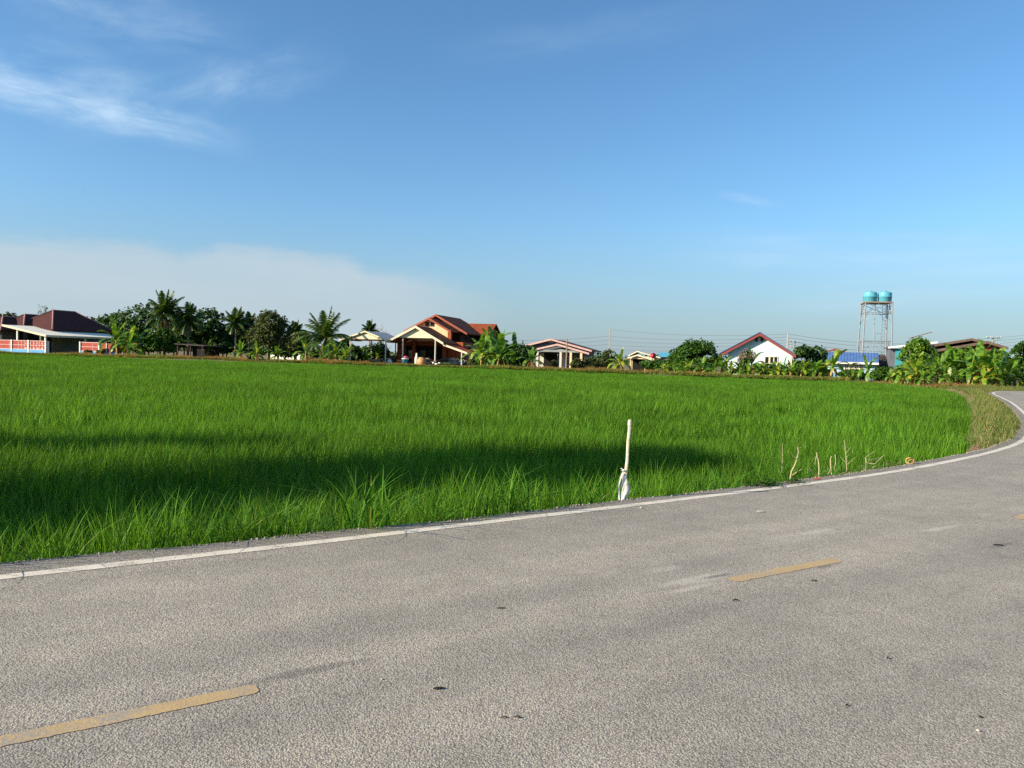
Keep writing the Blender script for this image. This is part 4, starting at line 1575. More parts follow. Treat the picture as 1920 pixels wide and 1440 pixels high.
def teal_house():
    f = Frame(1800, 98, R(-20))
    L, X, Z = f.L, f.X, f.Z
    rt = f.root('wooden_house', 'raised wooden house with low weathered roofs and teal boards', 'house')
    # long low roof on the left
    zl, zr = L(1664, 651, 5), L(1750, 641, 5)
    m = MB()
    a1, l1, r1 = L(1822, 634.5, 2.5), L(1752, 646, 2.5), L(1850, 640.5, 2.5)
    a2, l2, r2 = L(1852, 639.5), L(1752, 656), L(1891, 651.5)
    gable(m_brownroof, rt, a1, l1, r1, 2.5, 10, .14, 'rear_roof')
    rake(m_brownboard, rt, a1, l1, r1, 2.5, .32)
    gable(m_brownroof, rt, a2, l2, r2, 0, 6, .14)
    rake(m_brownboard, rt, a2, l2, r2, 0, .34)
    s = (a2[1] - r2[1]) / (r2[0] - a2[0])
    sl = (a2[1] - l2[1]) / (a2[0] - l2[0])
    x0, x1 = X(1770, .8), X(1874, .8)
    MB().prism_y([(x0, .9), (x1, .9), (x1, a2[1] - .16 - (x1 - a2[0]) * s), (a2[0], a2[1] - .16), (x0, a2[1] - .16 - (a2[0] - x0) * sl)], .8, 6).build('wall', m_redboard, rt)
    bx('side_wall', m_teal, rt, x1 + .003, x1 + .1, .9, 6, .9, a2[1] - .4 - (x1 - a2[0]) * s)
    s1_ = (a1[1] - r1[1]) / (r1[0] - a1[0])
    MB().prism_y([(l1[0] + .8, .9), (r1[0] - .6, .9), (r1[0] - .6, r1[1] + .6 * s1_ - .17), (a1[0], a1[1] - .17), (l1[0] + .8, l1[1] + .2)], 6.3, 9.5).build('rear_wall', m_darkwood, rt)
    # wing to the left
    ze, zt = Z(1690, 655, 4), Z(1700, 648, 7)
    xa, xb = X(1664, 4), X(1756, 4)
    MB().prism_y([(xa, zl[1]), (xb, zr[1]), (xb, zr[1] - .14), (xa, zl[1] - .14)][::-1], 4, 9).build('wing_roof', m_brownroof, rt)
    MB().prism_y([(xa, zl[1] + .04), (xb, zr[1] + .04), (xb, zr[1] - .2), (xa, zl[1] - .2)][::-1], 3.93, 3.997).build('fascia', m_white, rt)
    bx('wing_wall', m_darkwall, rt, xa + .3, xb, 4.6, 8.6, .6, zl[1] - .16)
    bx('teal_panel', m_teal, rt, X(1678, 4.5), X(1702, 4.5), 4.53, 4.597, .9, zl[1] - .2)
    for q in (0.1, .35, .6, .85):
        bx('stilt', m_concrete, rt, x0 + (x1 - x0) * q, x0 + (x1 - x0) * q + .2, 1, 1.2, 0, .9)
    # aerial
    p0 = at(1706, 640, 103)
    d = empty('antenna', (p0.x, p0.y, VILLAGE_Z), 0, 'slanting roof aerial above the mango tree', 'antenna')
    c = [at(1706, 690, 103), at(1706, 634, 103), at(1746, 623, 103)]
    o = Vector((p0.x, p0.y, VILLAGE_Z))
    MB().tube([c[0] - o, c[1] - o], .05, 6).build('mast', m_rust, d)
    m = MB().tube([c[1] - o, c[2] - o], .05, 6)
    for i in range(7):
        q = c[1].lerp(c[2], i / 6) - o
        m.tube([q + Vector((0, -.5, 0)), q + Vector((0, .5, 0))], .025, 4)
    m.build('boom', m_rust, d)


teal_house()


def left_shed():
    f = Frame(354, 101)
    L, X, Z = f.L, f.X, f.Z
    rt = f.root('shed', 'low dark open shed below the palms', 'shed')
    z0, z1 = Z(327, 644), Z(382, 648)
    x0, x1 = X(326), X(382)
    MB().prism_y([(x0, z0), (x1, z1), (x1, z1 - .1), (x0, z0 - .1)][::-1], 0, 4).build('roof', m_brownroof, rt)
    for x in (x0 + .3, (x0 + x1) / 2, x1 - .5):
        bx('post', m_darkwood, rt, x, x + .12, .2, .32, 0, z1 - .1)
    bx('back_wall', m_dark, rt, x0 + .2, x1 - .2, 3.5, 3.6, 0, z1 - .12)
    bx('side_wall', m_dark, rt, x1 - 1.5, x1 - .3, .6, .7, 0, z1 - .12)
    # pale wall glimpsed far behind the banana plants
    g = Frame(535, 125)
    r2 = g.root('garden_wall', 'white garden wall glimpsed far behind the banana plants', 'wall')
    bx('wall', m_white, r2, g.X(505), g.X(566), 0, .15, 0, g.Z(535, 645))
    bx('coping', m_cream, r2, g.X(505) - .1, g.X(566) + .1, -.06, .21, g.Z(535, 645) + .003, g.Z(535, 645) + .08)


left_shed()


# ---- water tower
def water_tower():
    f = Frame(1637, 108, R(-15))
    L, X, Z = f.L, f.X, f.Z
    rt = f.root('water_tower', 'tall grey lattice water tower standing behind the blue roof', 'water tower')
    zt = Z(1640, 565.5)
    W, D = X(1668) - X(1618), 3.4
    x0 = X(1618)
    w = W
    bx('platform', m_woodgrey, rt, x0 - .15, x0 + w + .15, -.15, D + .15, zt - .16, zt)
    spl = .25
    legs = {}
    for i, (cx, cy) in enumerate(((0, 0), (w, 0), (0, D), (w, D))):
        sx = -spl if cx == 0 else spl
        sy = -spl if cy == 0 else spl
        top = Vector((x0 + cx, cy, zt - .16))
        bot = Vector((x0 + cx + sx, cy + sy, 0))
        legs[i] = (top, bot)
        MB().tube([bot, top], .10, 8).build('leg', m_steel, rt)

    def lp(i, t):
        return legs[i][0].lerp(legs[i][1], t)
    pairs = ((0, 1), (1, 3), (3, 2), (2, 0))
    for t in (.13, .5, .93):
        for a, b in pairs:
            MB().tube([lp(a, t), lp(b, t)], .045, 5).build('girt', m_steel, rt)
    for a, b in pairs:
        m = MB()
        mid = (lp(a, 0.0) + lp(b, 0.0)) / 2
        m.tube([lp(a, .27), mid, lp(b, .27)], .04, 5)
        m.build('brace', m_steel, rt)
        for qa, qb in ((a, b), (b, a)):
            MB().tube([lp(qa, .0), lp(qb, .13)], .035, 5).build('brace', m_steel, rt)
        m = MB()
        mid2 = (lp(a, .5) + lp(b, .5)) / 2
        m.tube([lp(a, .72), mid2, lp(b, .72)], .035, 5)
        m.build('brace', m_steel, rt)
    MB().tube([(x0 + w * .45, D * .5, 0), (x0 + w * .45, D * .5, zt)], .05, 6).build('water_pipe', m_steel, rt)
    # ladder
    m = MB()
    lx = x0 + w - .55
    for q in (0, .4):
        m.tube([(lx + q + .15, D + .3, 0), (lx + q, D + .2, zt)], .03, 5)
    for i in range(24):
        z = zt * (i + .5) / 24
        m.tube([(lx + .15 * (1 - z / zt), D + .25, z), (lx + .4 + .15 * (1 - z / zt), D + .25, z)], .02, 4)
    m.build('ladder', m_steel, rt)
    # mid stage rail
    m = MB()
    zz = zt * .5
    for a in (.42, .62):
        m.tube([(x0 + w * a, 0, zz), (x0 + w * a, 0, zz + 1.0)], .03, 5)
    m.tube([(x0 + w * .42, 0, zz + 1.0), (x0 + w * .62, 0, zz + 1.0)], .03, 5)
    m.build('guard_rail', m_steel, rt)
    r = .94
    for k, (px, lab) in enumerate(((1626.5, 'left turquoise water tank on the tower platform'), (1654, 'right turquoise water tank on the tower platform'))):
        x = X(px, 1.0)
        o = empty('water_tank', f.o + f.ex * x + f.ey * 1.3 + Vector((0, 0, zt + .002)), f.rot, lab, 'tank', 'water tanks on the tower')
        h = Z(1640, 543.5) - zt - .1
        prof = [(r * .90, 0), (r * .96, .05), (r * .97, h * .42), (r * 1.02, h * .44), (r * 1.02, h * .50), (r * .97, h * .52), (r * .985, h * .80), (r * .93, h * .88), (r * .60, h * .965), (r * .25, h * .985)]
        MB().lathe(prof, n=28).build('body', m_tank, o, True)
        MB().lathe([(r * .27, h * .975), (r * .27, h * 1.02), (r * .2, h * 1.05)], n=16).build('lid', m_tank, o, True)
        MB().lathe([(r * 1.005, h * .455), (r * 1.03, h * .465), (r * 1.03, h * .485), (r * 1.005, h * .495)], n=28).build('band', m_tank_dark, o, True)


water_tower()


# ---- poles and wires
def pole(px, py_top, dist, lab, w=.13, mat=m_concrete, arms=(), square=True, name='utility_pole', rotz=0.0):
    t = at(px, py_top, dist)
    p = Vector((t.x, t.y, VILLAGE_Z))
    h = t.z - VILLAGE_Z
    rt = empty(name, p, rotz, lab, 'pole')
    if square:
        MB().add([(-w, -w, 0), (w, -w, 0), (w, w, 0), (-w, w, 0), (-w * .65, -w * .65, h), (w * .65, -w * .65, h), (w * .65, w * .65, h), (-w * .65, w * .65, h)],
                 [(0, 3, 2, 1), (4, 5, 6, 7), (0, 1, 5, 4), (1, 2, 6, 5), (2, 3, 7, 6), (3, 0, 4, 7)]).build('shaft', mat, rt)
    else:
        MB().tube([(0, 0, 0), (.03, 0, h * .5), (0, 0, h)], [w, w * .9, w * .7], 7).build('shaft', mat, rt)
    for dz, ln in arms:
        a = bx('crossarm', m_steel, rt, -ln / 2, ln / 2, -.2, -.105, h - dz - .06, h - dz + .06)
        for q in (-.45, -.2, .2, .45):
            MB().tube([(q * ln, -.15, h - dz + .06), (q * ln, -.15, h - dz + .22)], [.05, .04], 6).build('insulator', m_white, a)
    return t, p, h


P1 = pole(1144.5, 616.5, 128, 'tall white concrete pole above the shrubs right of the grey house', .17)
P2 = pole(1478, 625, 112, 'concrete pole rising behind the white gable\'s right slope', .16)
P3 = pole(1491, 638, 135, 'thin distant pole with crossarms right of the white gable', .10, m_steel, ((.3, 2.2), (1.2, 1.8)))
P4 = pole(1862, 632, 118, 'concrete pole with crossarms behind the wooden house', .15, m_concrete, ((.15, 2.4), (1.1, 2.0)))
P5 = pole(1063, 635.5, 98, 'bare dark timber pole standing in front of the grey house', .11, m_woodgrey, (), False, 'timber_pole')
P6 = pole(980.5, 638, 120, 'short dark pole left of the grey house gable', .12, m_darkwood, (), True)
P7 = pole(1046, 664, 97, 'short grey stump post before the grey house porch', .10, m_woodgrey, (), False, 'stump_post')
P8 = pole(1618, 648, 140, 'distant pole seen between the tower legs', .10, m_steel, ((.3, 2.6),))
P9 = pole(1990, 610, 112, 'concrete pole beyond the right edge', .15, m_concrete, ((.15, 2.4),))
P0 = pole(905, 634, 135, 'concrete pole hidden behind the red tiled house', .15)


def wire(name, a, b, sag, lab, r=.018):
    pts = []
    for i in range(25):
        t = i / 24
        p = a.lerp(b, t)
        p.z -= sag * 4 * t * (1 - t)
        pts.append(p)
    o = MB().tube(pts, r, 4).build(name, m_wire)
    tag(o, lab, 'cable', 'overhead cables behind the houses')


def top(P, dz):
    return Vector((P[0].x, P[0].y, P[0].z - dz))


ORD = ('highest', 'second', 'third', 'fourth', 'lowest')
for k, dz in enumerate((.15, 1.25, 2.0, 2.7, 3.4)):
    wire('overhead_cable', top(P1, dz), top(P2, .1 + k * .42), .55, ORD[k] + ' of the cables from the white pole to the white gable house')
for k, dz in enumerate((1.2, 1.9, 2.6)):
    wire('overhead_cable', top(P0, .1 + k * .5), top(P1, dz), .5, ('highest', 'middle', 'lowest')[k] + ' of the cables left of the white pole')
for k in range(4):
    wire('overhead_cable', top(P2, .1 + k * .5), top(P4, .1 + k * .5 + (.5 if k > 1 else 0)), 1.2, ('highest', 'second', 'third', 'lowest')[k] + ' of the cables passing behind the water tower')
for k in range(4):
    wire('overhead_cable', top(P4, .1 + k * .45), top(P9, .2 + k * .45), .35, ('highest', 'second', 'third', 'lowest')[k] + ' of the cables running off the right edge')


# ------------------------------------------------------------------ trees
def crown_mesh(blobs, n, leaf, seed, gap=0.0, ns=.5):
    r = random.Random(seed)
    vs, fs = [], []
    tot = sum(b[3] * b[4] * b[5] for b in blobs) ** 1.0
    for (cx, cy, cz, rx, ry, rz) in blobs:
        k = int(n * (rx * ry * rz) / tot)
        for _ in range(k):
            while True:
                d = Vector((r.gauss(0, 1), r.gauss(0, 1), r.gauss(0, 1)))
                if d.length > .05:
                    break
            d.normalize()
            rad = r.uniform(.45, 1.0) ** .55
            bump = 1 + .30 * mnoise.fractal(Vector((d.x * 2.2 + cx, d.y * 2.2 + cy, d.z * 2.2 + seed)), 1, 2, 3)
            p = Vector((cx + d.x * rx * rad * bump, cy + d.y * ry * rad * bump, cz + d.z * rz * rad * bump))
            if mnoise.noise(p * ns * 2 + Vector((seed, 0, 0))) < -.25 + gap:
                continue
            nrm = (d * .6 + Vector((r.gauss(0, .6), r.gauss(0, .6), r.gauss(.4, .6)))).normalized()
            a = nrm.orthogonal().normalized()
            a = (Matrix.Rotation(r.uniform(0, 6.28), 3, nrm) @ a)
            b = nrm.cross(a)
            s = leaf * r.uniform(.6, 1.3)
            bi = len(vs)
            vs += [p - a * s, p + b * s * .55 + nrm * s * .15, p + a * s, p - b * s * .55 + nrm * s * .1]
            fs.append((bi, bi + 1, bi + 2, bi + 3))
    return vs, fs


def limb_tree(rt, mat, h, r0, forks, seed, base=(0, 0, 0), lean=(0, 0)):
    r = random.Random(seed)
    m = MB()
    b = Vector(base)
    topv = b + Vector((lean[0], lean[1], h))
    m.tube([b, b.lerp(topv, .5) + Vector((r.uniform(-.1, .1), r.uniform(-.1, .1), 0)), topv], [r0, r0 * .75, r0 * .55], 7)
    for f in forks:
        s = b.lerp(topv, r.uniform(.55, 1.0))
        e = Vector(f)
        m.tube([s, s.lerp(e, .5) + Vector((r.uniform(-.15, .15), r.uniform(-.15, .15), r.uniform(0, .3))), e], [r0 * .45, r0 * .3, r0 * .12], 5)
    return m.build('trunk', mat, rt, True)


def tree(name, lab, px, dist, py_top, half_px, py_bot, mat, n=3200, leaf=.26, seed=1, lobes=None, bark=None, group=None, gap=0.0, zbase=VILLAGE_Z, depth=None, trunk_r=.16):
    """crown measured in the survey: bearing, top, half width and lower edge"""
    p = at(px, 680, dist)
    o = Vector((p.x, p.y, zbase))
    zt, zb = at(px, py_top, dist).z - zbase, at(px, py_bot, dist).z - zbase
    hw = half_px / F_PX * dist
    rt = empty(name, o, 0, lab, 'tree' if not any(w in name for w in ('bush', 'shrub', 'thicket')) else 'shrub', group)
    r = random.Random(seed)
    cz, rz = (zt + zb) / 2, (zt - zb) / 2
    dp = depth if depth else hw * .9
    if lobes is None:
        lobes = [(0, 0, cz, hw * .78, dp * .8, rz * .92)]
        for k in range(7):
            a = k * 6.283 / 7 + r.uniform(-.3, .3)
            q = r.uniform(.42, .62)
            sz = r.uniform(.36, .52)
            lobes.append((math.cos(a) * hw * q, math.sin(a) * dp * q, cz + r.uniform(-.5, .42) * rz, hw * sz, dp * sz, rz * sz * 1.05))
    else:
        lobes = [(x * hw, y * dp, cz + z * rz, sx * hw, sx * dp, sz * rz) for x, y, z, sx, sz in lobes]
    vs, fs = crown_mesh(lobes, n, leaf, seed, gap)
    limb_tree(rt, bark or m_bark, max(.5, zb + rz * .5), trunk_r, [(l[0] * .8, l[1] * .8, l[2]) for l in lobes[1:6]], seed)
    link_mesh('crown', vs, fs, mat, rt)
    return rt


BROAD = [(-.55, 0, -.1, .42, .8), (0, 0, .2, .5, .78), (.5, .1, -.25, .45, .7), (-.15, -.3, -.35, .4, .6), (.25, -.2, .1, .35, .6), (-.8, .1, -.5, .25, .45), (.8, 0, -.6, .25, .4)]
tree('broad_tree', 'broad dark tree low behind the maroon roof\'s right end', 205, 150, 588, 68, 640, m_leaf_dark, 3600, .34, 21, BROAD, gap=.06)
tree('broad_tree', 'dark leafy tree between the banana plants and the tallest palm', 262, 122, 566, 50, 652, m_leaf_dark, 3600, .3, 22, BROAD)
tree('broad_tree', 'tall dark rounded tree right of the palms beside the shed', 386, 112, 573, 48, 660, m_leaf_dark, 5200, .27, 23)
tree('broad_tree', 'dark foliage mass behind the tallest palm', 325, 116, 585, 42, 655, m_leaf_dark, 3200, .3, 24)
tree('round_tree', 'olive green round tree with two trunks beside the gravel track', 502, 101, 579, 46, 654, m_leaf_olive, 9000, .17, 25,
     [(.08, 0, .12, .62, .82), (.5, .1, -.05, .46, .62), (-.5, 0, -.42, .46, .52), (.05, -.3, -.3, .5, .55), (.62, -.1, -.5, .34, .4), (-.15, .1, .35, .42, .5), (.3, -.25, .3, .4, .45)], m_bark_pale, trunk_r=.13)
tree('dry_tree', 'dry olive tree between the round tree and the spreading palm', 566, 112, 618, 22, 660, m_leaf_dry, 1800, .24, 26, gap=.1)
tree('broad_tree', 'dark tree squeezed between the two palm crowns left of the round tree', 452, 112, 608, 24, 655, m_leaf_dark, 2200, .26, 27)
tree('far_tree', 'pale green treetop behind the leftmost roof', 18, 145, 584, 20, 612, m_leaf_olive, 900, .3, 28, gap=.1)
tree('round_tree', 'round mango tree between the red dish and the white gable', 1300, 95, 635, 50, 700, m_leaf_mid, 7500, .2, 29,
     [(-.1, 0, .1, .55, .8), (.35, 0, .25, .5, .72), (.62, .1, -.3, .38, .6), (-.6, 0, -.2, .4, .55), (0, -.4, -.4, .5, .55), (-.3, .1, .2, .35, .5)])
tree('slim_tree', 'slim grey green tree at the foot of the white pole', 1141, 97, 653, 15, 696, m_leaf_olive, 1600, .18, 30)
tree('dense_tree', 'dark green tree right of the white gable\'s eave', 1505, 94, 644, 18, 700, m_leaf_dark, 2400, .2, 31)
tree('dense_tree', 'dark green tree left of the red roof', 1532, 95, 646, 21, 702, m_leaf_dark, 2800, .2, 32)
tree('mango_tree', 'bushy bright green tree in front of the teal boards', 1719, 85, 630, 44, 718, m_leaf_light, 7000, .19, 33,
     [(.05, 0, .45, .5, .5), (-.25, 0, .1, .5, .5), (.4, 0, .1, .48, .5), (-.45, -.2, -.45, .5, .5), (.3, -.2, -.4, .5, .5), (0, .2, .2, .4, .5)])
tree('roadside_tree', 'loose leafy tree at the right edge behind the road', 1922, 88, 632, 30, 712, m_leaf_mid, 4200, .2, 34, BROAD, gap=.1)
tree('pink_flowering_shrub', 'pinkish flowering shrub against the white gable wall', 1399, 87, 652, 17, 690, m_leaf_pink, 1300, .14, 35, gap=.12)
tree('leafy_shrub', 'full green shrub mass behind the large banana clump', 930, 97.5, 622, 36, 692, m_leaf_mid, 4600, .2, 46, BROAD)
tree('leafy_shrub', 'dark shrub between the banana clump and the grey house', 975, 94, 644, 28, 692, m_leaf_dark, 3400, .2, 36)
tree('bamboo_shrub', 'yellowish bamboo shrub at the foot of the large banana clump', 957, 92, 654, 12, 692, m_leaf_light, 1500, .15, 37)
tree('dark_bush', 'broad leaved bush behind the rightmost banana plants', 1872, 84, 652, 38, 716, m_banana, 2600, .34, 38)
tree('dark_bush', 'broad leaved bush behind the banana plants below the weathered roof', 1800, 84, 652, 50, 716, m_banana, 3200, .34, 39)
tree('dark_bush', 'dark bush behind the banana row below the white gable', 1440, 90.5, 683, 62, 704, m_leaf_mid, 3600, .22, 40, BROAD)
tree('dark_bush', 'dark bush behind the banana row right of the white gable', 1520, 90, 680, 40, 706, m_leaf_mid, 2800, .22, 41, BROAD)
tree('dark_bush', 'dark bush behind the banana row below the round mango tree', 1285, 93, 676, 52, 700, m_leaf_mid, 3400, .22, 42, BROAD)
for k, (px, hw, pt, lab) in enumerate(((1083, 16, 671, 'feathery grey green bush below the grey house columns'), (1107, 18, 668, 'tallest feathery bush before the grey house\'s right end'), (1128, 14, 671, 'feathery bush left of the slim tree'),
                                       (1040, 9, 674, 'small bush beside the stump post'))):
    tree('feathery_bush', lab, px, 93, pt, hw, 696, m_leaf_olive, 1500, .15, 50 + k, group='feathery bushes before the grey house')
for k, (px, hw, pt, pb, d, lab) in enumerate(((660, 22, 646, 682, 110, 'dark bush behind the left carport post'), (710, 26, 640, 682, 112, 'dark bush behind the right carport post'), (600, 40, 640, 676, 108, 'dark bush below the spreading palm'),
                                              (535, 34, 636, 672, 113, 'dark bush behind the round tree\'s trunks'), (1222, 26, 676, 694, 97, 'low bush below the red dish'), (905, 18, 640, 690, 99, 'shaded bush behind the banana clump beside the porch'),
                                              (1600, 30, 692, 712, 94, 'low bush before the pale blue wall'), (1665, 26, 686, 714, 94, 'low bush before the lean-to'), (1648, 16, 690, 714, 90, 'little bush right of the banana plant by the pale wall'),
                                              (470, 30, 628, 664, 112, 'dark bush left of the round tree'), (418, 24, 640, 664, 110, 'bush right of the dark shed'), (330, 40, 634, 652, 108, 'dark bush behind the shed roof'))):
    tree('dark_bush', lab, px, d, pt, hw, pb, m_leaf_dark if k not in (4, 6, 7, 8) else m_leaf_mid, 1900, .22, 70 + k, group='bushes between the yards')
for k, (px, hw, pt, pb, d, lab) in enumerate(((165, 10, 655, 668, 103, 'small weed bush at the short fence panel'), (188, 9, 655, 668, 103, 'small weed bush right of the short fence panel'), (838, 20, 679, 690, 91, 'low weeds in front of the black car'),
                                              (886, 12, 672, 690, 91, 'low weeds right of the lean-to post'))):
    tree('weed_bush', lab, px, d, pt, hw, pb, m_leaf_olive, 600, .12, 90 + k, group='weeds along the yards')


def bare_tree(name, lab, px, dist, py_top, half_px, seed, mat, leaves=None, py_bot=660, nleaf=120, group=None):
    p = at(px, 680, dist)
    o = Vector((p.x, p.y, VILLAGE_Z))
    h = at(px, py_top, dist).z - VILLAGE_Z
    hw = half_px / F_PX * dist
    rt = empty(name, o, 0, lab, 'tree', group)
    r = random.Random(seed)
    m = MB()
    tips = []

    def grow(a, d, ln, rad, lvl):
        b = a + d * ln
        mid_ = a.lerp(b, .5) + Vector((r.gauss(0, .05), r.gauss(0, .05), 0)) * ln
        m.tube([a, mid_, b], [rad, rad * .8, rad * .6], 4 if lvl else 6, False)
        if lvl >= 4:
            tips.append(b)
            return
        for _ in range(3 if lvl else 5):
            ax = Vector((r.gauss(0, 1), r.gauss(0, 1), r.gauss(0, .3))).normalized()
            nd = (d + ax * r.uniform(.35, .8)).normalized()
            nd.z = max(nd.z, .05)
            grow(a.lerp(b, r.uniform(.6, 1)), nd, ln * r.uniform(.55, .8), rad * .58, lvl + 1)
    grow(Vector((0, 0, 0)), Vector((.05, 0, 1)), h * .42, .12, 0)
    # fit to the measured silhouette
    vs = np.array(m.v)
    sx = hw / max(1e-3, np.percentile(np.abs(vs[:, 0]), 98))
    sz = h / vs[:, 2].max()
    vs *= np.array([sx, sx, sz])
    m.v = [tuple(v) for v in vs]
    m.build('branches', mat, rt)
    if leaves:
        lv, lf = [], []
        tp = [Vector((t.x * sx, t.y * sx, t.z * sz)) for t in tips]
        r.shuffle(tp)
        for t in tp[:nleaf]:
            for _ in range(5):
                q = t + Vector((r.gauss(0, .25), r.gauss(0, .25), r.gauss(0, .15)))
                a = Vector((r.gauss(0, 1), r.gauss(0, 1), r.gauss(0, .5))).normalized() * .2
                b = Vector((r.gauss(0, 1), r.gauss(0, 1), r.gauss(0, .5))).normalized() * .12
                i = len(lv)
                lv += [q - a, q + b, q + a, q - b]
                lf.append((i, i + 1, i + 2, i + 3))
        link_mesh('leaves', lv, lf, leaves, rt)


for k, (px, hw, pt, pb, d, lab, mt) in enumerate((
        (300, 32, 614, 662, 103.8, 'leafy thicket at the foot of the tallest palm', m_leaf_mid), (240, 28, 618, 662, 110, 'thicket behind the banana plants by the maroon house', m_leaf_dark),
        (345, 30, 606, 650, 110, 'thicket between the tallest palm and the rounded dark tree', m_leaf_dark), (425, 20, 612, 664, 111, 'thicket right of the rounded dark tree', m_leaf_dark),
        (555, 26, 626, 668, 108, 'thicket between the olive tree and the wide palm', m_leaf_olive), (645, 22, 634, 676, 110, 'thicket between the wide palm and the carport', m_leaf_dark),
        (505, 36, 632, 668, 108, 'thicket behind the olive tree\'s trunks', m_leaf_dark), (685, 34, 648, 682, 114, 'thicket seen through the carport', m_leaf_mid))):
    tree('thicket', lab, px, d, pt, hw, pb, mt, 3000, .22, 130 + k, BROAD, group='thickets behind the far bank')
tree('broad_tree', 'dark tree crown between the tallest palm and the maroon house, farthest back', 222, 134, 582, 44, 650, m_leaf_dark, 3600, .3, 44, BROAD)


bare_tree('bare_tree', 'bare grey tree behind the carport', 713, 122, 601, 18, 4, m_bark_pale)
bare_tree('sparse_tree', 'thin tree with few leaf tufts behind the maroon roofs', 82, 138, 570, 17, 9, m_bark, m_leaf_dark, 640, 14)


tv, tf = [], []
for i in range(31):
    px = 405 + i * 6.8
    yl_ = 672.2 + .0295 * (px - 405)
    p = gp(px, 671.5 + .0300 * (px - 405), .0)
    yy = float(np.interp(p.x, FAR_EDGE[::-1, 0], FAR_EDGE[::-1, 1]))
    for dd_ in (.9, 4.2):
        q = (p.x, yy + dd_ * (1 if 2 < i < 28 else .6) + .25 * nz1(i, .7, dd_))
        tv.append((*q, float(gheight(np.array([q]))[0]) + .10 + (.04 if dd_ > 2 else 0)))
for i in range(30):
    tf.append((2 * i, 2 * i + 2, 2 * i + 3, 2 * i + 1))
tag(link_mesh('path', tv, tf, m_concrete), kind='structure')


# ---- palms
def frond(vs, fs, base, az_, el_, ln, droop, r, leafl=.62, wind=(0.0, 0.0)):
    pts = []
    d = Vector((math.cos(az_) * math.cos(el_), math.sin(az_) * math.cos(el_), math.sin(el_)))
    p = Vector(base)
    n = 12
    for i in range(n + 1):
        pts.append(p.copy())
        d = (d + Vector((wind[0], wind[1], -droop)) * (0.5 + i / n)).normalized()
        p = p + d * (ln / n)
    for i in range(n):
        a, b = pts[i], pts[i + 1]
        t = (b - a).normalized()
        s = t.cross(Vector((0, 0, 1)))
        s = s.normalized() if s.length > .05 else Vector((1, 0, 0))
        k = len(vs)
        w = .045 * (1 - i / n) + .012
        vs += [a - s * w, a + s * w, b + s * w * .9, b - s * w * .9]
        fs.append((k, k + 1, k + 2, k + 3))
        if i == 0:
            continue
        for q in range(4):
            c = a.lerp(b, (q + r.random()) / 4)
            f = (i + q / 4) / n
            L_ = leafl * (math.sin(math.pi * min(1, .18 + .82 * f)) ** .6 + .12) * r.uniform(.8, 1.15)
            for sg in (-1, 1):
                dr = (s * sg * .8 + t * .62 + Vector((0, 0, -.42 - .35 * r.random()))).normalized()
                e = c + dr * L_
                wv = t * .075
                k = len(vs)
                vs += [c - wv, c + wv, e + Vector((0, 0, -.12 * L_))]
                fs.append((k, k + 1, k + 2))


def palm(lab, px, dist, py_heart, py_top, half_px, n, seed, wind=(0, 0), lean=.0, trunk=True, dead=4, py_low=None, group='coconut palms on the far side'):
    p = at(px, 680, dist)
    o = Vector((p.x, p.y, VILLAGE_Z))
    zh = at(px, py_heart, dist).z - VILLAGE_Z
    ln = max(half_px / F_PX * dist * 1.18, (at(px, py_top, dist).z - VILLAGE_Z - zh) * 1.1)
    rt = empty('coconut_palm', o, 0, lab, 'palm', group)
    r = random.Random(seed)
    MB().tube([(-lean, 0, 0), (-lean * .5, 0, zh * .4), (0, 0, zh - .1)], [.2, .15, .12], 8).build('trunk', m_bark_pale, rt, True)
    vs, fs = [], []
    for i in range(n):
        a = i * 2.399 + r.uniform(-.3, .3)
        f = i / (n - 1)
        e = R(82 - 95 * f ** 1.1) + r.uniform(-.12, .12)
        frond(vs, fs, (0, 0, zh), a, e, ln * r.uniform(.85, 1.08), .055 + .09 * f, r, .14 * ln + .3, wind)
    link_mesh('fronds', vs, fs, m_palm, rt)
    vs, fs = [], []
    for i in range(dead):
        frond(vs, fs, (0, 0, zh - .2), r.uniform(0, 6.28), R(-35), ln * .7, .22, r, .1 * ln + .2)
    if dead:
        link_mesh('dead_fronds', vs, fs, m_leaf_dry, rt)


palm('tallest coconut palm, left of the other palms', 308, 105, 588, 553, 38, 28, 5, (.004, 0))
palm('coconut palm right beside the tallest palm', 352, 106, 602, 572, 32, 26, 6)
palm('coconut palm just left of the round olive tree', 441, 107, 606, 579, 28, 24, 7)
palm('small coconut palm half hidden by the round olive tree', 466, 109, 612, 586, 20, 18, 8)
palm('wide low coconut palm left of the carport', 610, 100, 634, 578, 50, 26, 12, (.003, 0), dead=6)
palm('small coconut palm between the round tree and the wide palm', 553, 110, 622, 600, 20, 16, 10)
palm('small palm crown showing above the carport roof', 692, 120, 620, 606, 18, 16, 11)


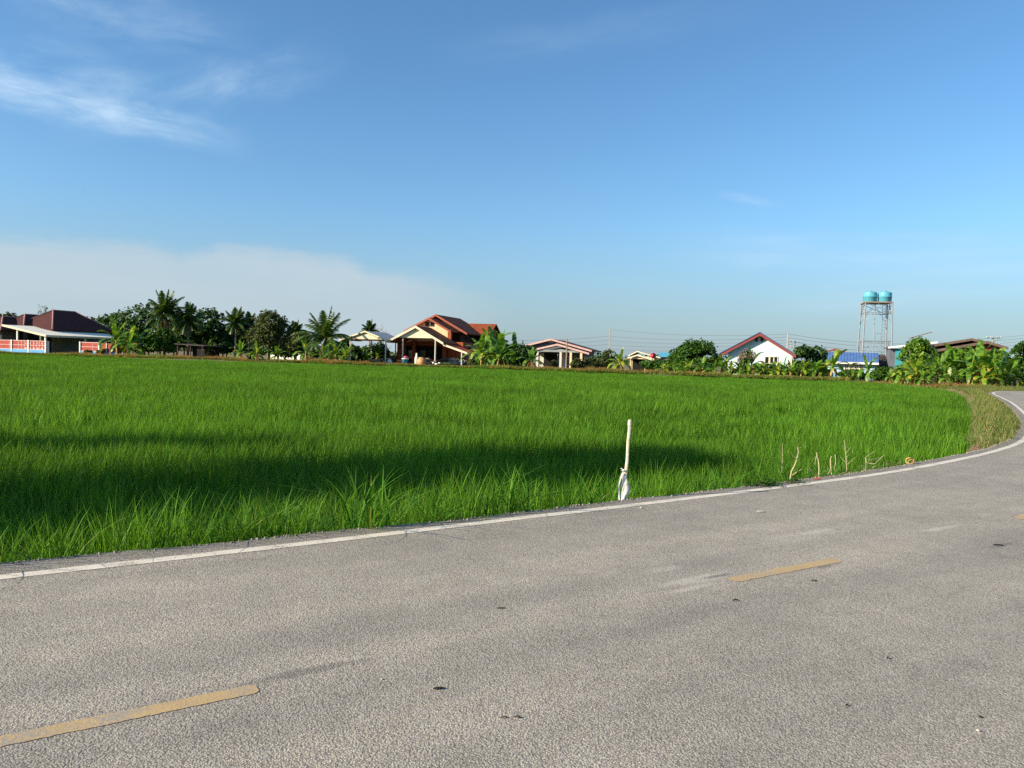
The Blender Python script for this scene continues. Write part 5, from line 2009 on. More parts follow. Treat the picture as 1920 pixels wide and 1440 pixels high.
# ---- banana plants
def banana_leaf(vs, fs, base, az_, el_, ln, w, droop, r, tears):
    n = 10
    d = Vector((math.cos(az_) * math.cos(el_), math.sin(az_) * math.cos(el_), math.sin(el_)))
    p = Vector(base)
    pts = []
    for i in range(n + 1):
        pts.append(p.copy())
        d = (d + Vector((0, 0, -droop * (.3 + 1.4 * i / n)))).normalized()
        p = p + d * (ln / n)
    sd = Vector((-math.sin(az_), math.cos(az_), 0))
    tw = r.uniform(-.5, .5)
    for i in range(n):
        f0, f1 = i / n, (i + 1) / n

        def wid(f):
            return 0.05 if f < .12 else w * math.sin(math.pi * min(.97, .12 + .9 * (f - .08))) ** .55
        for sg in (-1, 1):
            if f0 > .15 and r.random() < tears * .35:
                gapf = r.uniform(.55, .9)
            else:
                gapf = 1.0
            a, b = pts[i], pts[i + 1]
            t = (b - a).normalized()
            up = sd.cross(t).normalized()
            fold = (sd * sg * math.cos(.42 + tw * sg * .3) + up * (-.25 if sg * tw > 0 else .30)).normalized()
            jd = Vector((0, 0, -.18 * r.random() * w)) if r.random() < tears else Vector((0, 0, 0))
            k = len(vs)
            vs += [a, b, b + fold * wid(f1) * gapf + jd, a + fold * wid(f0) * gapf + jd]
            fs.append((k, k + 1, k + 2, k + 3))


def banana_proto(seed, h, nl, ylw=False, tears=.5, dry=3, wmul=1.0):
    """returns meshes of one plant of unit-like size: stem, leaves, dead leaves"""
    r = random.Random(seed)
    st_ = MB()
    lx = r.uniform(-.12, .12) * h
    sh = h * .48
    st_.tube([(0, 0, 0), (lx * .3, 0, sh * .5), (lx * .6, 0, sh)], [.15, .12, .075], 8)
    vs, fs = [], []
    for i in range(nl):
        a = i * 2.399 + r.uniform(-.4, .4)
        f = i / max(1, nl - 1)
        e = R(80 - 68 * f) + r.uniform(-.15, .15)
        banana_leaf(vs, fs, (lx * .6, 0, sh - .05 - .3 * f), a, e, h * r.uniform(.55, .78), .235 * wmul * r.uniform(.85, 1.25) * (h / 3.6), .085 + .21 * f + r.uniform(0, .07), r, tears)
    dv, df = [], []
    for i in range(dry):
        banana_leaf(dv, df, (lx * .6, 0, sh - .15), r.uniform(0, 6.28), R(-20), h * .42, .16, .45, r, .9)
    return (st_.v, st_.f), (vs, fs), (dv, df)


BPROTO = []
for k in range(7):
    stv, lf, dl_ = banana_proto(900 + k, 3.6, (10, 13, 12, 14, 10, 15, 13)[k], k in (2, 5), (.35, .6, .5, .7, .4, .6, .5)[k], (2, 3, 2, 4, 1, 3, 2)[k])
    ms = []
    for nm, (v, f_), mt in (('stem', stv, m_stem), ('leaves', lf, m_banana_y if k in (2, 5) else m_banana), ('dead_leaves', dl_, m_banana_dry)):
        me = bpy.data.meshes.new('banana_' + nm)
        me.from_pydata([tuple(x) for x in v], [], f_)
        me.materials.append(mt)
        if nm != 'dead_leaves':
            me.polygons.foreach_set('use_smooth', [True] * len(me.polygons))
        ms.append((nm, me))
    BPROTO.append(ms)


def banana(px, py_top, dist, proto, rot, lab, wide=1.0, zb=None, group='banana plants along the far side of the field'):
    p = at(px, 680, dist)
    z = float(gheight(np.array([[p.x, p.y]]))[0]) if zb is None else zb
    h = at(px, py_top, dist).z - z
    s = h / 3.75
    rt = empty('banana_plant', (p.x, p.y, z), rot, lab, 'banana plant', group)
    rt.scale = (s * wide, s * wide, s)
    for nm, me in BPROTO[proto % 7]:
        o = bpy.data.objects.new(nm, me)
        COL.objects.link(o)
        o.parent = rt


BAN = [
    (222, 602, 103, 3, .3, 'banana plant at the right end of the dark red fence', 1.0),
    (243, 613, 102, 1, 1.2, 'short banana plant between the two by the maroon house', 1.0),
    (258, 604, 103, 4, 2.6, 'banana plant right of the maroon house, left of the tallest palm', 1.05),
    (280, 622, 104, 6, .9, 'banana plant in shade under the tallest palm', 1.0),
    (389, 634, 102, 4, 1.0, 'pale green sapling banana right of the dark shed', .7),
    (451, 640, 98, 1, .5, 'banana plant at the left foot of the round olive tree', 1.1),
    (480, 642, 97, 3, 2.2, 'banana plant with yellow stem left of the two tree trunks', 1.0),
    (523, 645, 97, 6, .3, 'drooping banana plant right of the two tree trunks', 1.1),
    (573, 630, 98, 4, 1.7, 'tall upright banana plant left of the wide palm', 1.0),
    (607, 645, 95, 1, 2.9, 'banana plant below the wide palm\'s heart', 1.2),
    (632, 640, 95, 3, .2, 'banana plant left of the carport roof', 1.15),
    (648, 645, 97, 5, 1.9, 'banana plant just behind the left carport post', 1.1),
    (672, 641, 110, 0, .7, 'banana plant behind the carport, nearest its left post', 1.1),
    (707, 646, 110, 1, 2.1, 'banana plant behind the carport, nearest its right post', 1.1),
    (903, 628, 93, 1, .4, 'banana plant at the left edge of the large clump, by the porch lean-to', 1.1),
    (921, 608, 95, 4, 1.5, 'tallest banana plant of the large clump, upright leaves', 1.0),
    (945, 616, 94, 6, .2, 'banana plant in the middle of the large clump', 1.15),
    (932, 640, 91.5, 3, 2.7, 'low front banana plant of the large clump', 1.2),
    (966, 629, 94, 0, 2.0, 'banana plant on the right shoulder of the large clump', 1.1),
    (996, 652, 91, 1, 1.3, 'small leaning banana plant between large clump and grey house', 1.2),
    (1161, 654, 90, 5, .6, 'bushy banana plant standing alone right of the slim tree', 1.0),
    (1245, 679, 88, 2, 1.1, 'low yellowish banana plant at the left end of the row', 1.4),
    (1266, 659, 88, 4, 2.3, 'upright banana plant below the mango tree\'s left side', 1.0),
    (1292, 676, 88, 5, .1, 'yellow green banana plant below the mango tree', 1.35),
    (1318, 668, 87, 1, .9, 'banana plant below the mango tree\'s right side', 1.1),
    (1352, 662, 87, 6, 1.8, 'banana plant under the white gable\'s left eave', 1.0),
    (1371, 674, 86, 5, 2.4, 'banana plant with pale stem right of the left eave', 1.15),
    (1390, 668, 86, 3, .5, 'banana plant below the pink flowering shrub', 1.15),
    (1413, 650, 86.5, 0, 2.9, 'tallest banana plant in front of the white gable wall', 1.0),
    (1433, 678, 85.5, 2, 1.4, 'low yellow banana plant below the left window', 1.3),
    (1457, 679, 85.5, 5, .2, 'low banana plant below the right window', 1.3),
    (1482, 676, 85, 1, 2.0, 'banana plant at the white house\'s right corner', 1.25),
    (1502, 672, 85, 2, .8, 'banana plant with yellow stem below the dark green trees', 1.15),
    (1527, 670, 84.5, 6, 2.6, 'banana plant left of the yellow leaved one by the blue roof', 1.15),
    (1558, 650, 83.5, 2, .4, 'yellow leaved banana plant at the blue roof\'s left end', 1.05),
    (1627, 660, 82, 4, 1.6, 'young banana plant in front of the pale blue wall', .9),
    (1600, 690, 84, 5, 2.2, 'tiny banana plant at the pale blue wall\'s foot', 1.3),
    (1672, 690, 81, 6, .9, 'low banana plant before the lean-to', 1.3),
    (1700, 676, 76, 2, 1.2, 'yellow green banana plant left of the large right clump', 1.2),
    (1718, 664, 75, 5, .3, 'broad yellow green banana plant below the bushy tree', 1.2),
    (1744, 672, 74, 3, 2.4, 'banana plant with hanging dead leaves below the bushy tree', 1.1),
    (1760, 655, 76, 1, 1.9, 'banana plant below the weathered roof\'s left eave', 1.05),
    (1783, 688, 72, 6, .6, 'short banana plant at the front of the right clump', 1.3),
    (1797, 642, 76, 4, 2.8, 'tall upright banana plant in the right clump', 1.05),
    (1817, 664, 72, 0, .2, 'banana plant with pale orange stem at the front of the right clump', 1.1),
    (1834, 640, 75, 1, 1.0, 'tallest banana plant under the weathered gable peak', 1.1),
    (1848, 684, 71, 2, 1.7, 'small banana plant with yellow lower leaf at the clump\'s foot', 1.45),
    (1858, 646, 74, 3, .5, 'wide banana plant with torn leaves right of the gable peak', 1.25),
    (1884, 660, 75, 6, 2.2, 'rightmost banana plant of the clump, drooping to the right', 1.25),
    (1692, 690, 73, 6, 2.0, 'low banana plant at the left foot of the right clump', 1.35),
    (1735, 690, 72, 3, .1, 'squat banana plant with dry trash at its foot, below the bushy tree', 1.35),
    (1772, 668, 74, 0, 1.5, 'banana plant behind the short one at the front of the right clump', 1.2),
    (1806, 655, 77, 6, 2.5, 'dense banana plant behind the pale orange stem', 1.2),
    (1846, 662, 77, 4, .0, 'banana plant behind the small yellow-leaved one', 1.25),
    (1872, 676, 72, 1, 2.9, 'low banana plant at the right foot of the clump', 1.3),
    (1896, 680, 78, 3, 1.3, 'banana plant between the clump and the right edge', 1.25),
    (1338, 676, 86, 1, .4, 'low banana plant left of the white gable\'s eave', 1.25),
    (1402, 680, 85, 3, 1.9, 'low broad banana plant below the pink flowering shrub\'s right side', 1.3),
    (1445, 672, 88, 6, 2.7, 'banana plant close below the white gable windows', 1.1),
    (1468, 672, 88, 0, .6, 'banana plant right of the white gable windows', 1.15),
    (1540, 676, 85, 1, 1.4, 'banana plant at the left foot of the yellow leaved one', 1.2),
    (1230, 684, 89, 3, .9, 'leftmost low banana plant of the row, under the red dish', 1.3),
    (1278, 680, 87, 6, 2.0, 'low banana plant below the middle of the mango tree', 1.3),
    (1918, 690, 74, 4, 1.1, 'banana plant half cut by the right edge', 1.3),
]
for i, (px, pt, d, k, rz_, lab, wd) in enumerate(BAN):
    banana(px, pt, d, k, rz_, lab, wd)
for nm, me in [q for p_ in BPROTO for q in p_]:
    pass

# ------------------------------------------------------------------ things round the middle house
def local_empty(f, px, yl, name, lab, cat, rot=0.0, group=None, z=0.0):
    x = f.X(px, yl)
    return empty(name, f.o + f.ex * x + f.ey * yl + Vector((0, 0, z)), f.rot + rot, lab, cat, group)


def car():
    rt = local_empty(MH, 841, -.2, 'car', 'black parked car facing the field beside the porch', 'car', R(150))
    # built nose towards +y
    body = MB()
    sec = [(-2.15, .42, .80, .70), (-2.0, .30, .92, .80), (-1.3, .28, .95, .84), (-.4, .28, .92, .86), (.8, .28, .92, .86), (1.5, .30, .84, .84), (2.0, .34, .72, .78), (2.15, .42, .60, .66)]
    vs, fs = [], []
    for (y, zb, zt, w) in sec:
        vs += [(-w * .93, y, zb), (-w, y, zb + .25), (-w * .94, y, zt), (w * .94, y, zt), (w, y, zb + .25), (w * .93, y, zb)]
    for i in range(len(sec) - 1):
        for k in range(6):
            a, b = i * 6 + k, i * 6 + (k + 1) % 6
            fs.append((a, b, b + 6, a + 6))
    fs += [tuple(range(5, -1, -1)), tuple(range((len(sec) - 1) * 6, len(sec) * 6))]
    bo = link_mesh('body', vs, [f[::-1] for f in fs], m_black, rt, False)
    cab = MB()
    pr = [(-1.75, .93), (-1.15, 1.36), (-.2, 1.42), (.35, 1.36), (1.15, .92)]
    vs = [(-.74, y, z) if z < 1 else (-.6, y, z) for y, z in pr] + [(.74, y, z) if z < 1 else (.6, y, z) for y, z in pr]
    n = len(pr)
    fs = [tuple(range(n - 1, -1, -1)), tuple(range(n, 2 * n))] + [((i + 1) % n, (i + 1) % n + n, i + n, i) for i in range(n)]
    link_mesh('cabin', vs, fs, m_black, rt)
    # glass
    def q(name, pts):
        link_mesh(name, pts, [(0, 1, 2, 3)], m_glass, rt)
    wm = MB().add([(-.62, 1.09, .99), (.62, 1.09, .99), (.53, .42, 1.345), (-.53, .42, 1.345), (-.62, 1.105, .975), (.62, 1.105, .975), (.53, .435, 1.355), (-.53, .435, 1.355)],
                  [(0, 1, 2, 3), (7, 6, 5, 4), (0, 4, 5, 1), (1, 5, 6, 2), (2, 6, 7, 3), (3, 7, 4, 0)])
    wm.build('windscreen', m_glass, rt)
    for s in (-1, 1):
        m = MB()
        m.prism_x([(-1.45, 1.0), (.95, .98), (.33, 1.30), (-1.1, 1.31)], .66 if s > 0 else -.70, .70 if s > 0 else -.66)
        m.build('side_window', m_glass, rt)
        hl = MB().box(s * .62 - .16, s * .62 + .16, 2.04, 2.17, .56, .70).build('headlight', m_lamp, rt)
        MB().box(s * .86 - .1, s * .86 + .1, .72, .86, .96, 1.08).build('wing_mirror', m_black, rt)
        for y in (-1.35, 1.35):
            wl_ = MB()
            wl_.lathe([(.31, -.1), (.31, .1)], n=20)
            w = wl_.build('wheel', m_rubber, rt)
            w.location = (s * .76, y, .31)
            w.rotation_euler = (0, R(90), 0)
            MB().lathe([(.19, -.115), (.19, .115)], n=14).build('rim', m_steel, w)
    bx('number_plate', m_white, rt, -.26, .26, 2.155, 2.185, .42, .56)
    bx('grille', m_dark, rt, -.4, .4, 2.12, 2.165, .57, .68)


car()


def bicycle():
    rt = local_empty(MH, 808, -1.6, 'bicycle', 'old pale bicycle leaning beside the second jar', 'bicycle', R(8))

    def ring(cx, rad, name, mt, th):
        m = MB()
        pts = [(cx + rad * math.cos(a * math.pi / 12), 0, .33 + rad * math.sin(a * math.pi / 12)) for a in range(25)]
        return m.tube(pts, th, 5, False).build(name, mt, rt)
    for cx in (-.5, .5):
        w = ring(cx, .30, 'wheel', m_cream, .035)
        m = MB()
        for a in range(8):
            m.tube([(cx, 0, .33), (cx + .3 * math.cos(a * .785), 0, .33 + .3 * math.sin(a * .785))], .006, 3)
        m.build('spokes', m_steel, w)
    m = MB()
    for a, b in (((-.5, 0, .33), (-.12, 0, .33)), ((-.12, 0, .33), (-.25, 0, .8)), ((-.5, 0, .33), (-.22, 0, .72)), ((-.22, 0, .72), (.34, 0, .75)), ((-.12, 0, .33), (.36, 0, .68)), ((.5, 0, .33), (.33, 0, .9))):
        m.tube([a, b], .03, 5)
    m.build('frame', m_woodgrey, rt)
    MB().box(-.38, -.14, -.08, .08, .81, .87).build('saddle', m_rubber, rt)
    MB().tube([(.42, -.25, .92), (.33, 0, .93), (.42, .25, .92)], .02, 5).build('handlebar', m_steel, rt)


bicycle()


def motorcycle(px, yl, rot, lab):
    rt = local_empty(MH, px, yl, 'motorcycle', lab, 'motorcycle', rot, 'motorcycles parked at the middle house')
    for cx in (-.6, .6):
        m = MB()
        m.tube([(cx + .27 * math.cos(a * math.pi / 10), 0, .30 + .27 * math.sin(a * math.pi / 10)) for a in range(21)], .055, 6, False)
        w = m.build('wheel', m_rubber, rt)
        o = MB().lathe([(.10, -.05), (.10, .05)], n=10).build('hub', m_steel, w)
        o.location = (cx, 0, .3)
        o.rotation_euler = (R(90), 0, 0)
    MB().prism_y([(-.55, .55), (-.35, .40), (.15, .38), (.35, .62), (.45, .98), (.34, 1.0), (.22, .66), (-.1, .62), (-.75, .74)], -.11, .11).build('body', m_black, rt)
    MB().prism_y([(-.78, .75), (-.05, .64), (0, .72), (-.75, .84)], -.13, .13).build('saddle', m_rubber, rt)
    MB().tube([(.6, 0, .3), (.42, 0, .95)], .035, 6).build('fork', m_steel, rt)
    MB().tube([(.28, -.33, 1.02), (.40, 0, 1.0), (.28, .33, 1.02)], .02, 5).build('handlebar', m_steel, rt)
    MB().lathe([(.02, 0), (.09, .03), (.10, .08)], (0, 0, 0), 10).build('headlight', m_lamp, rt).location = (.45, 0, .9)
    MB().box(-.06, .0, -.45, -.36, 1.05, 1.17).build('mirror', m_steel, rt).location = (.32, 0, 0)


motorcycle(769, -.7, R(-160), 'dark motorcycle beside the left porch post')
motorcycle(876, 2.0, R(-120), 'motorcycle parked under the orange lean-to roof')


def jars():
    prof = [(.42, 0), (.55, .15), (.64, .45), (.65, .72), (.58, .98), (.44, 1.12), (.40, 1.16), (.43, 1.22), (.36, 1.22), (.34, 1.1)]
    for px, yl, mt, lab, s in ((790.8, -1.9, m_jar, 'big glazed brown water jar in front of the porch', 1.02), (803, -.9, m_jar_dark, 'shaded dark water jar right of the brown jar', .95)):
        rt = local_empty(MH, px, yl, 'water_jar', lab, 'jar', 0, 'water jars before the porch')
        MB().lathe([(r * s, z * s) for r, z in prof], n=28).build('body', mt, rt, True)
        MB().lathe([(.36 * s, 1.205 * s), (.37 * s, 1.25 * s), (.05, 1.29 * s)], n=20).build('lid', m_woodgrey, rt, True)
    rt = local_empty(MH, 781, -1.0, 'tall_container', 'slim white container standing behind the brown jar', 'container')
    MB().lathe([(.24, 0), (.26, .9), (.24, 1.25), (.13, 1.5), (.12, 1.75)], n=14).build('body', m_white, rt, True)
    MB().lathe([(.13, 1.752), (.13, 1.82), (.05, 1.84)], n=12).build('cap', m_cream, rt, True)
    rt = local_empty(MH, 759.5, -.9, 'plastic_tub', 'blue and white plastic tub on a stool by the porch post', 'tub', z=.5)
    MB().lathe([(.36, 0), (.44, .55), (.47, .58), (.42, .56)], n=18).build('body', m_blueplastic, rt, True)
    MB().lathe([(.462, .46), (.478, .47), (.49, .56), (.475, .585)], n=18).build('rim', m_white, rt, True)
    rt = local_empty(MH, 760.5, -.9, 'cloth_bundle', 'pink bundle lying on the blue tub', 'bundle', z=1.08)
    me = MB().lathe([(.12, -.04), (.34, .02), (.36, .16), (.22, .30), (.06, .36)], n=12)
    me.v = [(x * (1 + .15 * math.sin(5 * y + 3 * z)), y, z) for x, y, z in me.v]
    me.build('cloth', m_pinkplastic, rt, True)
    rt = local_empty(MH, 759, -.9, 'stool', 'brown wooden stool under the blue tub', 'stool')
    bx('seat', m_woodbrown, rt, -.4, .4, -.3, .3, .44, .498)
    for sx in (-.33, .33):
        for sy in (-.24, .24):
            bx('leg', m_woodbrown, rt, sx - .04, sx + .04, sy - .04, sy + .04, 0, .437)
    rt = local_empty(MH, 750, -.3, 'crate', 'tan wooden crate left of the porch post', 'crate', R(20))
    m = MB()
    for z in (.05, .35, .65):
        m.box(-.4, .4, -.42, -.38, z, z + .22).box(-.4, .4, .38, .42, z, z + .22).box(-.44, -.40, -.42, .42, z, z + .22).box(.40, .44, -.42, .42, z, z + .22)
    m.build('slats', m_orangewood, rt)
    m = MB()
    for sx in (-.39, .35):
        for sy in (-.37, .33):
            m.box(sx, sx + .04, sy, sy + .04, 0, .9)
    m.build('corner_posts', m_woodbrown, rt)
    rt = local_empty(MH, 737, 1.5, 'cabinet', 'black cabinet standing between carport and porch', 'cabinet', R(5))
    bx('body', m_dark, rt, -.55, .55, -.3, .3, .05, 1.35)
    for x0, x1 in ((-.53, -.01), (.01, .53)):
        d = bx('door', m_black, rt, x0, x1, -.325, -.303, .1, 1.3)
        bx('handle', m_steel, d, (x1 - .08 if x0 < 0 else x0 + .04), (x1 - .04 if x0 < 0 else x0 + .08), -.345, -.327, .65, .8)
    bx('plinth', m_woodbrown, rt, -.5, .5, -.28, .28, 0, .047)
    rt = local_empty(MH, 730.5, -.3, 'sack', 'pale sack slumped beside the right carport post', 'sack')
    MB().lathe([(.3, 0), (.42, .12), (.40, .5), (.25, .78), (.12, .86), (.2, .98)], n=14).build('body', m_white, rt, True)
    MB().lathe([(.135, .84), (.15, .87), (.135, .90)], n=12).build('tie', m_rope, rt, True)
    # timber heap
    rt = local_empty(MH, 703, -1.0, 'timber_heap', 'heap of old boards and branches under the carport', 'timber heap')
    r = random.Random(5)
    for k, mt in enumerate((m_woodgrey, m_woodbrown, m_bark_pale)):
        m = MB()
        for _ in range(16):
            a = r.uniform(-.5, .5) + (math.pi if r.random() < .5 else 0)
            c = Vector((r.gauss(0, .75), r.gauss(0, .35), 0))
            c.z = max(.06, .62 - abs(c.x) * .38 + r.uniform(-.1, .1))
            ln = r.uniform(.5, 1.1)
            d = Vector((math.cos(a), math.sin(a) * .6, r.uniform(-.35, .1)))
            m.tube([c - d * ln, c + Vector((0, 0, .1)), c + d * ln], [.05, .06, .04], 5)
        m.build(('boards', 'beams', 'branches')[k], mt, rt)


jars()


# ------------------------------------------------------------------ roadside things
def stake():
    b = gp(1170, 936, -.02)
    t = at(1181, 790.5, b.y - .02)
    rt = empty('stake', b, 0, 'weathered white wooden stake leaning at the asphalt edge', 'stake')
    d = t - b
    m = MB()
    n = 9
    pts = [d * (k / (n - 1)) + Vector((.003 * math.sin(k * 1.9), 0, 0)) for k in range(n)]
    pts[0] = d * -.25
    rad = [.018, .0175, .017, .0175, .0165, .016, .0165, .0175, .020]
    # squared, slightly crooked batten with a knobby top
    m.tube(pts, rad, 7)
    m.build('batten', m_stake, rt, False)
    MB().lathe([(.0195, 0), (.022, .008), (.021, .05), (.017, .062), (.008, .066)], tuple(d - Vector((0, 0, .045))), 10).build('top_cap', m_stake, rt, True)
    # plastic bag knotted to it
    kn = at(1080 + 533 / 6, 760 + 738 / 6, b.y - .04) - b
    bag = empty('plastic_bag', b + kn, 0, 'white plastic bag knotted to the roadside stake', 'bag')
    # outline of the hanging sheet: crumpled, with a belly to the right and a folded hem
    RW = [(765, 531, 551), (782, 527, 558), (800, 525, 567), (850, 519, 584), (900, 515, 596), (930, 512, 604), (955, 510, 609), (985, 505, 606), (1003, 500, 588), (1020, 496, 578), (1045, 490, 575), (1068, 486, 571)]
    vs, fs = [], []
    seg = 30
    yb = b.y - .035
    for i, (zy, zl, zr) in enumerate(RW):
        pl = at(1080 + zl / 6, 760 + zy / 6, yb) - (b + kn)
        pr = at(1080 + zr / 6, 760 + zy / 6, yb) - (b + kn)
        f = i / (len(RW) - 1)
        for k in range(seg):
            a = 2 * math.pi * k / seg
            u_ = .5 - .5 * math.cos(a)
            p = pl.lerp(pr, u_)
            dep = .008 + .020 * f
            pl_ = .86 + .14 * math.cos(u_ * 9 + 1.5 * f + .6 * math.sin(f * 7))
            p.y += -math.sin(a) * dep * (1.0 if math.sin(a) < 0 else pl_) + .002 * math.sin(u_ * 11 + f * 6)
            p.z += .004 * f * math.sin(u_ * 17) + (.010 * math.sin(u_ * 9 + 1) if i == len(RW) - 1 else 0)
            vs.append(p)
    for i in range(len(RW) - 1):
        for k in range(seg):
            fs.append((i * seg + k, i * seg + (k + 1) % seg, (i + 1) * seg + (k + 1) % seg, (i + 1) * seg + k))
    link_mesh('body', vs, fs, m_bag, bag, True)
    # long loose strap hanging on the left, and the knot
    m = MB()
    sp = [at(1080 + x / 6, 760 + y / 6, b.y - .05) - (b + kn) for x, y in ((530, 752), (516, 780), (501, 830), (489, 885), (481, 940), (478, 985), (480, 1030), (488, 1066))]
    for i in range(len(sp) - 1):
        a, c = sp[i], sp[i + 1]
        m.add([a + Vector((-.007, 0, 0)), a + Vector((.007, -.006, 0)), c + Vector((.008, -.006, 0)), c + Vector((-.008, 0, 0)),
               a + Vector((-.007, .002, 0)), a + Vector((.007, -.004, 0)), c + Vector((.008, -.004, 0)), c + Vector((-.008, .002, 0))],
              [(0, 1, 2, 3), (7, 6, 5, 4), (0, 3, 7, 4), (1, 5, 6, 2)])
    m.build('strap', m_bag, bag)
    m = MB()
    for k in range(3):
        an = k * 2.1
        m.lathe([(.003, -.012), (.013, -.006), (.014, .006), (.004, .014)], (.006 * math.cos(an), .006 * math.sin(an), .004 * k), 8)
    m.tube([(-.004, -.004, .004), (-.022, -.01, .03), (-.03, -.008, .022)], [.005, .007, .003], 5)
    m.build('knot', m_bag, bag, True)


stake()


def stalk(px, py, lab, segs, r0=.011, extra=()):
    """dead stem drawn from its survey: tip pixels at the distance of its foot"""
    b = gp(px, py, -.05)
    rt = empty('dead_stalk', b, 0, lab, 'dead plant', 'dead stalks along the asphalt edge')
    r0 *= .82
    m = MB()
    main = [at(x, y, b.y + dz) - b for x, y, dz in segs[0]]
    m.tube(main, [r0 * (1 - .55 * i / max(1, len(main) - 1)) for i in range(len(main))], 6)
    m.build('stem', m_deadwood, rt)
    if len(segs) > 1:
        m = MB()
        for s in segs[1:]:
            pts = [at(x, y, b.y + dz) - b for x, y, dz in s]
            m.tube(pts, [r0 * .5, *([r0 * .38] * (len(pts) - 2)), r0 * .22], 5)
        m.build('twigs', m_deadwood, rt)


stalk(1481, 901, 'forked dead stalk at the left end of the dead stalks',
      [[(1481, 902, 0), (1484, 884, .02), (1490, 873, .03), (1494, 862, .03), (1497, 848, .05), (1496, 838, .06)],
       [(1494, 862, .03), (1488, 855, 0), (1483, 848, -.02)], [(1496, 842, .06), (1503, 838, .1)], [(1484, 892, .02), (1496, 884, -.03), (1504, 879, -.05)], [(1485, 902, .02), (1486, 888, .03)]], .014)
stalk(1466, 885, 'thin brown stalk deep in the rice left of the forked stalk', [[(1466, 886, .3), (1467, 860, .32), (1467, 832, .34)], [(1466, 850, .33), (1460, 842, .3)]], .007)
stalk(1535, 896, 'thick straight dead stalk above the orange scrap', [[(1535, 897, 0), (1536, 880, .01), (1535, 866, .02), (1532, 853, .03), (1531, 848, .03)], [(1532, 853, .03), (1529, 862, .02), (1528, 872, .02)]], .014)
stalk(1518, 886, 'short bent dead leaf stalk left of the straight one', [[(1514, 887, 0), (1516, 880, .0), (1519, 878, .0), (1521, 884, 0)]], .006)
stalk(1559, 893, 'pair of short dead stalks crossing right of the straight one', [[(1560, 894, 0), (1558, 878, .02), (1557, 862, .03), (1559, 855, .04)], [(1550, 894, -.02), (1555, 884, 0), (1558, 876, .02)], [(1566, 852, .05), (1567, 866, .04), (1564, 882, .03)]], .015)
stalk(1586, 884, 'many-twigged thin dead plant with upright tip', [[(1588, 886, 0), (1587, 865, .03), (1585, 845, .05), (1583, 825, .07)], [(1587, 872, .02), (1598, 863, .0), (1603, 857, -.02)], [(1587, 868, .02), (1578, 860, .05), (1574, 854, .06)],
                                                                       [(1586, 858, .03), (1595, 850, .06)], [(1585, 846, .05), (1579, 834, .05)], [(1586, 850, .04), (1595, 838, .0)]], .008)
stalk(1580, 890, 'dead stem lying flat on the asphalt edge', [[(1565, 893, 0), (1575, 889, 0), (1588, 884.5, 0)]], .007)
stalk(1623, 882, 'broken dead stalk with long twigs bent to the right', [[(1622, 883, 0), (1624, 873, .01), (1624, 862, .02), (1623, 857, .02)], [(1624, 864, .02), (1637, 861, .06), (1650, 858, .1)], [(1625, 868, .02), (1640, 870, -.03), (1650, 860, .0), (1658, 853, .02)],
                                                                    [(1624, 857, .02), (1634, 850, .1), (1640, 846, .12)], [(1636, 877, .0), (1644, 872, .0)]], .015)
stalk(1140, 938, 'bent dry grass stem left of the stake', [[(1128, 938, 0), (1134, 930, .02), (1143, 926, .04), (1150, 929, .05)], [(1126, 934, .02), (1137, 927, .02)]], .004)


